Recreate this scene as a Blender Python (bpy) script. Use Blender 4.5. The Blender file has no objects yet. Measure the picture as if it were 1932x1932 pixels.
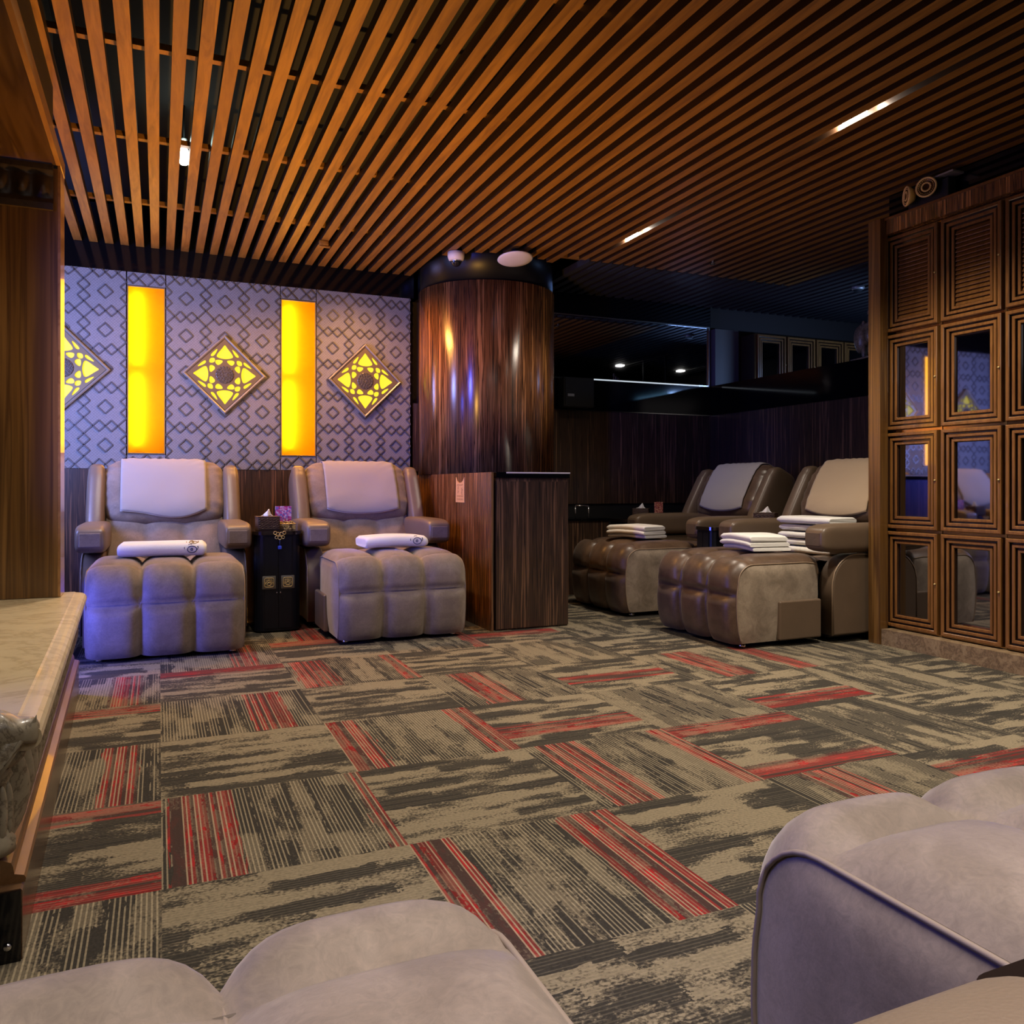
import bpy, bmesh, math, random
from mathutils import Vector, Matrix, noise
from math import sin, cos, pi, radians

# ------------------------------------------------------------------ camera, world, exposure, large lights
S = bpy.context.scene
COL = S.collection
TH = math.atan(666 / 1527)                      # the camera looks this far to the right of +Y
cam = bpy.data.cameras.new('camera')
cam.sensor_width = 36.0
cam.lens = 36.0 * 1527 / 1932
cam.shift_y = -(966 - 918) / 1932
cam.clip_start = 0.02
camo = bpy.data.objects.new('camera', cam)
camo.location = (0, 0, 1.0)
camo.rotation_euler = (pi / 2, 0, -TH)
COL.objects.link(camo)
S.camera = camo

W = bpy.data.worlds.new('world'); S.world = W; W.use_nodes = True
W.node_tree.nodes['Background'].inputs[0].default_value = (0.05, 0.045, 0.04, 1)
W.node_tree.nodes['Background'].inputs[1].default_value = 0.2

S.view_settings.view_transform = 'Standard'
S.view_settings.look = 'None'
S.view_settings.gamma = 1
S.view_settings.use_curve_mapping = False
S.view_settings.exposure = 0.0
S.cycles.max_bounces = 8
S.cycles.diffuse_bounces = 4
S.cycles.glossy_bounces = 5
S.cycles.transmission_bounces = 6
S.cycles.sample_clamp_indirect = 4.0
S.cycles.caustics_reflective = False
S.cycles.caustics_refractive = False


def lamp(name, kind, loc, energy, color, rot=(0, 0, 0), size=0.2, size_y=None, aim=None, spot=None, blend=0.6, spread=None):
    l = bpy.data.lights.new(name, kind)
    l.energy = energy; l.color = color
    if kind == 'AREA':
        l.size = size
        if spread: l.spread = radians(spread)
        if size_y:
            l.shape = 'RECTANGLE'; l.size_y = size_y
    elif kind == 'SPOT':
        l.shadow_soft_size = size; l.spot_size = spot; l.spot_blend = blend
    else:
        l.shadow_soft_size = size
    o = bpy.data.objects.new(name, l); COL.objects.link(o)
    o.location = loc
    if aim is not None:
        d = Vector(aim) - Vector(loc)
        o.rotation_euler = d.to_track_quat('-Z', 'Y').to_euler()
    else:
        o.rotation_euler = rot
    return o


WARM = (1.0, 0.72, 0.42)
NEUT = (1.0, 0.86, 0.70)
# blue feature lamps beside and behind the left partition
BLUE = (0.10, 0.13, 1.0)
lamp('blue_lamp_pillar', 'AREA', (-0.95, 3.25, 1.55), 9, BLUE, size=0.16, size_y=1.3, aim=(2.3, 6.2, 1.5), spread=45)
lamp('blue_lamp_seats', 'AREA', (-0.95, 2.7, 1.15), 2.2, BLUE, size=0.3, size_y=0.5, aim=(1.0, 0.8, 0.3), spread=50)
lamp('blue_lamp_low', 'AREA', (-0.75, 4.72, 0.35), 13, BLUE, size=0.2, size_y=0.45, aim=(0.5, 5.0, 0.25), spread=150)
lamp('blue_lamp_behind', 'AREA', (-1.35, 5.5, 1.7), 62, (0.28, 0.36, 1.0), size=0.4, size_y=1.4, aim=(0.0, 6.8, 1.8), spread=140)
# ceiling downlights (some have bulbs built with the ceiling, others are unseen additions)
DOWN = [(3.296, 3.118, 300), (3.256, 5.267, 110), (0.138, 5.17, 120), (0.14, 3.05, 130), (3.28, 0.95, 230), (0.14, 0.95, 25), (1.7, 3.05, 120), (1.7, 0.5, 18)]
for (x, y, e) in DOWN:
    lamp('downlight', 'SPOT', (x, y, 2.86), e, NEUT, size=0.10, spot=radians(125), blend=0.9)
# warm fill spots added near the wall, no fittings there
for (x, y, e) in ((-0.05, 6.35, 45), (0.72, 6.3, 85), (1.52, 6.45, 125)):
    lamp('warm_fill_spot', 'SPOT', (x, y, 2.86), e, (1.0, 0.44, 0.09), size=0.12, spot=radians(140), blend=0.9)
# unseen fill lights added over and behind the camera and below the slats
lamp('seat_fill_light', 'AREA', (0.55, 0.15, 2.7), 20, (1.0, 0.90, 0.83), size=1.8, size_y=0.8, aim=(0.56, 0.35, 0.5), spread=75)
lamp('rear_fill_light', 'AREA', (0.9, -1.0, 2.6), 10, (1.0, 0.90, 0.83), size=2.2, size_y=0.8, aim=(1.0, 1.2, 0.5))
lamp('slat_fill_spot', 'SPOT', (0.62, 4.0, 0.3), 330, (1.0, 0.50, 0.10), size=0.06, spot=radians(125), blend=1.0, aim=(0.70, 4.7, 2.9))
lamp('far_room_light', 'AREA', (6.6, 5.2, 2.2), 13, (0.3, 0.5, 1.0), size=1.0, size_y=0.04, aim=(6.6, 7.0, 2.3))

# ------------------------------------------------------------------ materials


ANISO = 0.25


class NT:
    def __init__(self, name):
        self.m = bpy.data.materials.new(name); self.m.use_nodes = True
        self.t = self.m.node_tree; self.b = self.t.nodes['Principled BSDF']
        self.out = self.t.nodes['Material Output']

    def n(self, typ, **kw):
        nd = self.t.nodes.new(typ)
        for k, v in kw.items():
            if k.startswith('i_'):
                key = k[2:]
                key = int(key) if key.isdigit() else key
                self.put(nd, key, v)
            else:
                setattr(nd, k, v)
        return nd

    def put(self, nd, key, v):
        s = nd.inputs[key]
        if isinstance(v, bpy.types.NodeSocket):
            self.t.links.new(v, s)
        else:
            s.default_value = v

    def math(self, op, a, b=0.0, c=0.0):
        nd = self.t.nodes.new('ShaderNodeMath'); nd.operation = op
        self.put(nd, 0, a); self.put(nd, 1, b); self.put(nd, 2, c)
        return nd.outputs[0]

    def mix(self, f, a, b, blend='MIX'):
        nd = self.t.nodes.new('ShaderNodeMix'); nd.data_type = 'RGBA'; nd.blend_type = blend
        self.put(nd, 0, f); self.put(nd, 6, a); self.put(nd, 7, b)
        return nd.outputs[2]

    def ramp(self, f, stops, interp='LINEAR'):
        nd = self.t.nodes.new('ShaderNodeValToRGB'); cr = nd.color_ramp; cr.interpolation = interp
        while len(cr.elements) < len(stops):
            cr.elements.new(0.5)
        for e, (p, c) in zip(cr.elements, stops):
            e.position = p; e.color = c if len(c) == 4 else (*c, 1)
        self.put(nd, 0, f)
        return nd.outputs[0]

    def noise(self, vec, scale=1.0, detail=2.0, rough=0.5, dist=0.0):
        nd = self.n('ShaderNodeTexNoise', i_Scale=scale, i_Detail=detail, i_Roughness=rough, i_Distortion=dist)
        if vec is not None:
            self.put(nd, 'Vector', vec)
        return nd.outputs[0]

    def coord(self, which='Object', scale=(1, 1, 1)):
        if which == 'World':
            v = self.n('ShaderNodeNewGeometry').outputs['Position']
        else:
            v = self.n('ShaderNodeTexCoord').outputs[which]
        mp = self.n('ShaderNodeMapping', i_Vector=v, i_Scale=scale)
        return mp.outputs[0]

    def bump(self, h, strength=0.2, dist=0.01):
        nd = self.n('ShaderNodeBump', i_Strength=strength, i_Distance=dist, i_Height=h)
        self.put(self.b, 'Normal', nd.outputs[0])

    def set(self, **kw):
        for k, v in kw.items():
            k = k.replace('_', ' ')
            if isinstance(v, tuple) and len(v) == 3:
                v = (*v, 1)
            self.put(self.b, k, v)
        return self


def plain(name, col, rough=0.5, metal=0.0, spec=0.5, coat=0.0):
    t = NT(name); t.set(Base_Color=col, Roughness=rough, Metallic=metal)
    t.put(t.b, 'Specular IOR Level', spec); t.put(t.b, 'Coat Weight', coat); t.put(t.b, 'Coat Roughness', 0.08)
    return t.m


def glow(name, col, strength):
    t = NT(name); t.set(Base_Color=(0.02, 0.02, 0.02), Emission_Color=col)
    t.put(t.b, 'Emission Strength', strength)
    return t.m


def streak_wood(name, dark, mid, light, sc=(60, 60, 1.2), rough=0.25, coat=0.4, world=True):
    t = NT(name)
    v = t.coord('World' if world else 'Object', sc)
    n1 = t.noise(v, 1.0, 3.0, 0.6, 0.25)
    v2 = t.coord('World' if world else 'Object', (sc[0] * .22, sc[1] * .22, sc[2] * .22))
    n2 = t.noise(v2, 1.0, 2.0, 0.5)
    s = t.math('ADD', t.math('MULTIPLY', n1, 0.72), t.math('MULTIPLY', n2, 0.28))
    c = t.ramp(s, [(0.36, dark), (0.47, mid), (0.53, dark), (0.60, light), (0.70, mid)])
    t.set(Base_Color=c, Roughness=rough)
    t.put(t.b, 'Coat Weight', coat); t.put(t.b, 'Coat Roughness', 0.16)
    return t.m


def suede(name, c1, c2, sheen=0.4, rough=0.75):
    t = NT(name)
    v = t.coord('Object')
    n = t.noise(v, 9.0, 4.0, 0.6, 0.6)
    f = t.noise(v, 260.0, 2.0, 0.6)
    k = t.noise(v, 42.0, 5.0, 0.7, 2.2)
    c = t.ramp(n, [(0.35, c1), (0.65, c2)])
    c = t.mix(0.55, c, t.ramp(k, [(0.32, (0.72, 0.72, 0.72)), (0.5, (1, 1, 1)), (0.68, (1.28, 1.26, 1.22))]), 'MULTIPLY')
    t.set(Base_Color=c, Roughness=rough)
    t.put(t.b, 'Sheen Weight', sheen); t.put(t.b, 'Sheen Roughness', 0.4); t.put(t.b, 'Sheen Tint', (1, .92, .85, 1))
    t.bump(t.math('ADD', t.math('MULTIPLY', n, 0.35), t.math('MULTIPLY', f, 0.08)), 0.2, 0.01)
    return t.m


def leather(name, col, rough=0.42):
    t = NT(name)
    v = t.coord('Object')
    n = t.noise(v, 6.0, 3.0, 0.6)
    g = t.n('ShaderNodeTexVoronoi', i_Vector=v, i_Scale=320.0).outputs[0]
    c = t.mix(n, tuple(x * .8 for x in col) + (1,), tuple(min(1, x * 1.2) for x in col) + (1,))
    t.set(Base_Color=c, Roughness=rough)
    t.bump(g, 0.12, 0.003)
    return t.m


def towel_mat(name, col):
    t = NT(name)
    v = t.coord('Object')
    f = t.noise(v, 380.0, 2.0, 0.7)
    n = t.noise(v, 30.0, 2.0, 0.5)
    t.set(Base_Color=col, Roughness=0.95)
    t.put(t.b, 'Sheen Weight', 0.25)
    t.bump(t.math('ADD', f, t.math('MULTIPLY', n, 0.5)), 0.5, 0.004)
    return t.m


def carpet_mat():
    t = NT('carpet_tiles')
    uv = t.n('ShaderNodeUVMap', uv_map='tile').outputs[0]
    sp = t.n('ShaderNodeSeparateXYZ', i_0=uv)
    u, v = sp.outputs[0], sp.outputs[1]
    at = lambda nm: t.n('ShaderNodeAttribute', attribute_name=nm).outputs['Fac']
    seed = at('seed')
    sv = lambda a, b, off=0.0: t.n('ShaderNodeCombineXYZ', i_0=t.math('MULTIPLY', u, a), i_1=t.math('MULTIPLY', v, b),
                                   i_2=t.math('ADD', t.math('MULTIPLY', seed, 37.0), off)).outputs[0]
    n1 = t.noise(sv(2.4, 9.0), 1.0, 2.0, 0.55)
    n2 = t.noise(sv(70, 95, 5.0), 1.0, 1.0, 0.5)
    n3 = t.noise(sv(7.0, 22.0, 9.0), 1.0, 2.0, 0.6)
    row = t.math('FLOOR', t.math('ADD', t.math('MULTIPLY', v, 10.0), t.math('MULTIPLY', t.math('SUBTRACT', n3, 0.5), 0.9)))
    roff = t.n('ShaderNodeTexWhiteNoise', noise_dimensions='2D', i_Vector=t.n('ShaderNodeCombineXYZ', i_0=row, i_1=seed).outputs[0]).outputs[0]
    cell = t.math('FLOOR', t.math('ADD', t.math('ADD', t.math('MULTIPLY', u, 2.3), t.math('MULTIPLY', roff, 7.0)), t.math('MULTIPLY', t.math('SUBTRACT', n2, 0.5), 0.25)))
    blk = t.n('ShaderNodeTexWhiteNoise', noise_dimensions='3D', i_Vector=t.n('ShaderNodeCombineXYZ', i_0=row, i_1=cell, i_2=t.math('MULTIPLY', seed, 53.0)).outputs[0]).outputs[0]
    val = t.math('ADD', t.math('ADD', n1, t.math('MULTIPLY', t.math('SUBTRACT', n2, 0.5), 0.42)),
                 t.math('MULTIPLY', t.math('SUBTRACT', blk, 0.5), 0.36))
    base = t.ramp(val, [(0.0, (0.042, 0.038, 0.032)), (0.44, (0.07, 0.06, 0.046)), (0.495, (0.155, 0.13, 0.09)), (0.56, (0.24, 0.20, 0.135))], 'CONSTANT')
    # fine pile lines along the stripe
    ln = t.math('MULTIPLY', v, 54.0)
    fr = t.math('FRACT', ln); fl = t.math('FLOOR', ln)
    wn = t.n('ShaderNodeTexWhiteNoise', noise_dimensions='2D',
             i_Vector=t.n('ShaderNodeCombineXYZ', i_0=fl, i_1=seed).outputs[0]).outputs[0]
    thin = t.math('LESS_THAN', fr, 0.36)
    lines = at('lines')
    dark = t.mix(t.math('MULTIPLY', lines, 0.55), base, (0.038, 0.034, 0.03, 1))
    lit = t.mix(t.math('MULTIPLY', t.math('MULTIPLY', lines, 0.75), t.math('GREATER_THAN', t.math('ADD', wn, t.math('MULTIPLY', n3, 0.8)), 0.62)), base, (0.32, 0.27, 0.18, 1))
    col = t.mix(thin, dark, lit)
    # tuft speckle
    col = t.mix(0.35, col, t.ramp(n2, [(0.3, (0.25, 0.25, 0.25)), (0.7, (1, 1, 1))]), 'MULTIPLY')
    # red bands at measured places of each tile
    nr = t.noise(sv(2.6, 30, 17.0), 1.0, 2.0, 0.6)
    edge = t.math('MULTIPLY', t.math('SUBTRACT', nr, 0.5), 0.10)
    ve = t.math('ADD', v, edge)
    mask = None
    for a, b in (('r0', 'r1'), ('r2', 'r3')):
        mk = t.math('MULTIPLY', t.math('GREATER_THAN', ve, at(a)), t.math('LESS_THAN', ve, at(b)))
        mask = mk if mask is None else t.math('MAXIMUM', mask, mk)
    redc = t.ramp(t.math('ADD', t.math('MULTIPLY', wn, 0.45), t.math('MULTIPLY', nr, 0.75)),
                  [(0.0, (0.08, 0.015, 0.013)), (0.46, (0.13, 0.016, 0.015)), (0.64, (0.21, 0.017, 0.017)), (0.84, (0.33, 0.02, 0.022))])
    lined = t.math('MULTIPLY', t.math('GREATER_THAN', wn, 0.55), thin)
    redc = t.mix(t.math('MULTIPLY', lined, t.math('MULTIPLY', lines, 0.9)), redc, (0.34, 0.27, 0.18, 1))
    redc = t.mix(t.math('MULTIPLY', t.math('LESS_THAN', wn, 0.25), 0.8), redc, (0.05, 0.035, 0.03, 1))
    speck = t.math('GREATER_THAN', t.math('ADD', n3, t.math('MULTIPLY', n2, 0.3)), 0.56)
    mask = t.math('MULTIPLY', mask, t.math('SUBTRACT', 1.0, t.math('MULTIPLY', speck, 0.45)))
    col = t.mix(mask, col, redc)
    t.set(Base_Color=col, Roughness=1.0)
    t.put(t.b, 'Specular IOR Level', 0.1)
    t.bump(t.math('ADD', n2, t.math('MULTIPLY', thin, 0.5)), 0.4, 0.004)
    return t.m


def fabric_panel(name, c1, c2):
    t = NT(name)
    v = t.coord('World', (1, 1, 1))
    ck = t.n('ShaderNodeTexChecker', i_Vector=v, i_Scale=90.0).outputs[1]
    n = t.noise(v, 60.0, 3.0, 0.6)
    c = t.mix(t.math('ADD', t.math('MULTIPLY', ck, 0.35), t.math('MULTIPLY', n, 0.65)), (*c1, 1), (*c2, 1))
    t.set(Base_Color=c, Roughness=0.7)
    t.put(t.b, 'Specular IOR Level', 0.3)
    t.bump(t.math('ADD', ck, n), 0.5, 0.003)
    return t.m


def marble(name, c1, c2, vein, sc=3.0):
    t = NT(name)
    v = t.coord('Object')
    n = t.noise(v, sc, 6.0, 0.65, 1.4)
    n2 = t.noise(v, sc * 6, 4.0, 0.6)
    c = t.ramp(t.math('ADD', t.math('MULTIPLY', n, .75), t.math('MULTIPLY', n2, .25)), [(0.38, c1), (0.5, c2), (0.535, vein), (0.57, c2), (0.75, c1)])
    t.set(Base_Color=c, Roughness=0.4)
    t.put(t.b, 'Coat Weight', 0.15)
    return t.m


def plank_wood(name, c1, c2, sc=(30, 1.0, 30), rough=0.5, coat=0.0, which='Object'):
    t = NT(name)
    oi = t.n('ShaderNodeObjectInfo').outputs['Random']
    v = t.n('ShaderNodeVectorMath', operation='ADD', i_0=t.coord(which, sc),
            i_1=t.n('ShaderNodeCombineXYZ', i_0=t.math('MULTIPLY', oi, 91.0), i_1=t.math('MULTIPLY', oi, 33.0), i_2=oi).outputs[0]).outputs[0]
    n = t.noise(v, 1.0, 4.0, 0.6, 1.2)
    c = t.ramp(n, [(0.3, c1), (0.7, c2)])
    hue = t.mix(t.math('MULTIPLY', oi, 0.35), c, (*c1, 1))
    t.set(Base_Color=hue, Roughness=rough)
    t.put(t.b, 'Coat Weight', coat)
    t.bump(n, 0.15, 0.004)
    return t.m


def mosaic(name, pal, sc=60.0, rough=0.5):
    t = NT(name)
    v = t.n('ShaderNodeTexVoronoi', i_Vector=t.coord('Object'), i_Scale=sc)
    f = t.n('ShaderNodeSeparateColor', i_0=v.outputs[1]).outputs[0]
    st = [(i / len(pal), c) for i, c in enumerate(pal)]
    t.set(Base_Color=t.ramp(f, st, 'CONSTANT'), Roughness=rough)
    return t.m


def cover_mat():
    t = NT('orange_acrylic')
    tr = t.n('ShaderNodeBsdfTranslucent', i_Color=(0.95, 0.44, 0.004, 1))
    gl = t.n('ShaderNodeBsdfGlossy', i_Color=(1, 1, 1, 1), i_Roughness=0.2)
    fr = t.n('ShaderNodeFresnel', i_IOR=1.3)
    mx = t.n('ShaderNodeMixShader', i_0=fr.outputs[0], i_1=tr.outputs[0], i_2=gl.outputs[0])
    t.t.links.new(mx.outputs[0], t.out.inputs[0])
    return t.m


M = dict(
    carpet=carpet_mat(),
    slat=plank_wood('cedar_slat', (0.17, 0.072, 0.010), (0.38, 0.178, 0.024), (26, 2.2, 26), 0.5),
    slatshade=plank_wood('shaded_slat_edge', (0.022, 0.010, 0.004), (0.05, 0.022, 0.008), (26, 2.2, 26), 0.5),  # shade of the slat gaps put into the side colour
    slatdark=plain('black_slat_mat', (0.035, 0.034, 0.034), 0.6, 0, 0.3),  # near-black colour for the slats past the brown ones
    black=plain('black_paint', (0.006, 0.006, 0.007), 0.6),
    soot=plain('black_plenum', (0.012, 0.011, 0.011), 0.9),
    gloss=plain('black_glass', (0.003, 0.003, 0.004), 0.08, 0, 0.5),
    satin=plain('black_satin_band', (0.004, 0.004, 0.004), 0.34, 0, 0.3),
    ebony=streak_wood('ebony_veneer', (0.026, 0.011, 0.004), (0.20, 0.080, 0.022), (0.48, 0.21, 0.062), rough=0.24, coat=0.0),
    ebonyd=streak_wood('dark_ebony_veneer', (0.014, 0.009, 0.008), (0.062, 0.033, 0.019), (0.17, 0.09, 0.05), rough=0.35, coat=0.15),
    wall=plain('dark_wall', (0.03, 0.022, 0.018), 0.7),
    panel=fabric_panel('grey_woven_panel', (0.155, 0.155, 0.16), (0.295, 0.295, 0.30)),
    ridge=plain('panel_relief', (0.10, 0.10, 0.105), 0.3, 0, 0.8),
    bronze=plain('aged_bronze', (0.22, 0.17, 0.10), 0.4, 0.35),
    pewter=plain('pewter_frame', (0.36, 0.33, 0.27), 0.35, 0.35),
    plate=plain('dark_pewter_plate', (0.14, 0.135, 0.12), 0.4, 0.4),
    darkbronze=plain('dark_bronze', (0.15, 0.135, 0.12), 0.35, 0.3),
    yglow=glow('yellow_glow', (1.0, 0.80, 0.03, 1), 1.15),
    tube=glow('fluorescent_tube', (1.0, 0.90, 0.55, 1), 14.0),
    cover=cover_mat(),
    nichewall=plain('pale_niche', (0.85, 0.75, 0.5), 0.8),
    bulb=glow('lamp_bulb', (1.0, 0.93, 0.78, 1), 30.0),
    taupe=suede('taupe_suede', (0.155, 0.118, 0.094), (0.215, 0.168, 0.138)),
    brown=suede('brown_suede', (0.065, 0.038, 0.022), (0.115, 0.070, 0.042), 0.15, 0.38),
    nap=suede('beige_brown_nap', (0.17, 0.128, 0.088), (0.29, 0.23, 0.165), 0.5, 0.7),
    taupel=leather('taupe_leather', (0.16, 0.118, 0.086), 0.36),
    brownl=leather('brown_leather', (0.125, 0.086, 0.056), 0.36),
    pipe=plain('pale_piping', (0.22, 0.17, 0.14), 0.6),
    stitch=plain('dark_stitching', (0.09, 0.068, 0.055), 0.8),
    pipeb=plain('tan_piping', (0.24, 0.17, 0.11), 0.5),
    drape=towel_mat('headrest_cloth', (0.34, 0.31, 0.30)),
    drapet=towel_mat('tan_headrest_cloth', (0.42, 0.31, 0.185)),
    towel=towel_mat('white_towel', (0.80, 0.79, 0.74)),
    navy=plain('navy_print', (0.02, 0.035, 0.12), 0.8),
    ochre=plain('ochre_print', (0.30, 0.20, 0.06), 0.8),
    lacquer=plain('black_lacquer', (0.006, 0.007, 0.012), 0.35, 0, 0.25, 0.0),
    tabletop=plain('dark_lacquer_top', (0.012, 0.008, 0.007), 0.12, 0, 0.5, 0.4),
    chrome=plain('chrome', (0.75, 0.75, 0.76), 0.15, 1.0),
    gold=plain('brass', (0.62, 0.47, 0.20), 0.35, 0.4),
    locker=plank_wood('locker_wood', (0.13, 0.052, 0.012), (0.26, 0.115, 0.030), (40, 40, 4), 0.3, 0.35),
    lockdark=plain('locker_groove', (0.03, 0.013, 0.006), 0.25, 0, 0.5, 0.4),
    mirror=plain('smoked_mirror', (0.50, 0.52, 0.60), 0.02, 1.0),
    pane=plain('dark_mirror_pane', (0.30, 0.31, 0.36), 0.03, 1.0),
    divider=plain('polished_divider', (0.30, 0.19, 0.08), 0.15, 0.9),
    stone=marble('tan_stone', (0.30, 0.22, 0.13), (0.22, 0.15, 0.085), (0.12, 0.08, 0.045), 14.0),
    marble=marble('cream_marble', (0.58, 0.48, 0.30), (0.54, 0.44, 0.27), (0.42, 0.33, 0.19), 2.0),
    marbleg=marble('grey_carved_marble', (0.30, 0.26, 0.18), (0.26, 0.22, 0.15), (0.12, 0.095, 0.06), 10.0),
    orangewood=plank_wood('honey_wood', (0.22, 0.10, 0.03), (0.40, 0.21, 0.075), (14, 2, 14), 0.3, 0.5),
    partition=streak_wood('partition_veneer', (0.08, 0.036, 0.010), (0.155, 0.075, 0.019), (0.22, 0.112, 0.032), (16, 16, .5), 0.3, 0.5),
    soffit=streak_wood('soffit_veneer', (0.04, 0.018, 0.006), (0.08, 0.038, 0.013), (0.12, 0.062, 0.022), (9, .4, 9), 0.3, 0.5),
    moulding=plank_wood('brown_moulding', (0.10, 0.045, 0.013), (0.19, 0.092, 0.032), (14, 2, 14), 0.35, 0.3),
    glosswood=streak_wood('glossy_plinth_wood', (0.06, 0.030, 0.014), (0.10, 0.052, 0.024), (0.14, 0.075, 0.036), (3, 3, 18), 0.25, 0.25),
    carved=plank_wood('carved_dark_wood', (0.02, 0.012, 0.007), (0.055, 0.034, 0.019), (30, 30, 30), 0.4),
    boxwood=plank_wood('carved_box', (0.035, 0.018, 0.010), (0.12, 0.065, 0.04), (90, 60, 90), 0.5),
    tissue=plain('tissue_paper', (0.85, 0.85, 0.84), 0.9),
    paper=plain('amber_card', (0.74, 0.42, 0.14), 0.6),
    ink=plain('faded_ink', (0.30, 0.12, 0.03), 0.8),
    cardpink=mosaic('printed_card', [(0.55, 0.30, 0.45), (0.40, 0.02, 0.16), (0.62, 0.45, 0.58), (0.16, 0.12, 0.40), (0.50, 0.08, 0.25)], 95.0),
    cardred=mosaic('printed_red_card', [(0.40, 0.13, 0.06), (0.20, 0.02, 0.02), (0.50, 0.26, 0.16), (0.25, 0.05, 0.07)], 110.0),
    goldmix=mosaic('gilt_tray', [(0.45, 0.33, 0.10), (0.18, 0.11, 0.03), (0.62, 0.48, 0.20), (0.10, 0.06, 0.02)], 70.0, 0.3),
    bluebead=plain('blue_bead', (0.03, 0.07, 0.55), 0.4),
    bluecord=plain('blue_cord', (0.06, 0.08, 0.30), 0.7),
    white=plain('white_plastic', (0.78, 0.74, 0.70), 0.4),
    dome=plain('smoked_dome', (0.01, 0.01, 0.012), 0.05, 0, 0.6),
    greymetal=plain('grey_metal', (0.40, 0.39, 0.38), 0.4, 0.6),
    amber=plain('amber_reflector', (0.85, 0.58, 0.22), 0.4, 0.0),
    amberdark=plain('amber_dark', (0.10, 0.05, 0.015), 0.35, 0.6),
    greypost=plain('grey_post', (0.11, 0.10, 0.09), 0.5),
    statue=marble('weathered_stone', (0.26, 0.22, 0.16), (0.18, 0.15, 0.10), (0.07, 0.055, 0.035), 30.0),
    speaker=plain('speaker_cloth', (0.008, 0.008, 0.009), 0.8),
    led=glow('glow_strip', (0.25, 0.6, 1.0, 1), 6.0),
    frameglow=glow('mirror_frame_glow', (0.8, 0.9, 1.0, 1), 0.7),
)

for nd_ in (M['ebony'],):
    bs = nd_.node_tree.nodes['Principled BSDF']
    bs.inputs['Anisotropic'].default_value = 0.9
    bs.inputs['Anisotropic Rotation'].default_value = ANISO
    bs.inputs['Specular IOR Level'].default_value = 0.9
    tg = nd_.node_tree.nodes.new('ShaderNodeTangent'); tg.direction_type = 'RADIAL'; tg.axis = 'Z'
    nd_.node_tree.links.new(tg.outputs[0], bs.inputs['Tangent'])

# ------------------------------------------------------------------ mesh helpers


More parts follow.
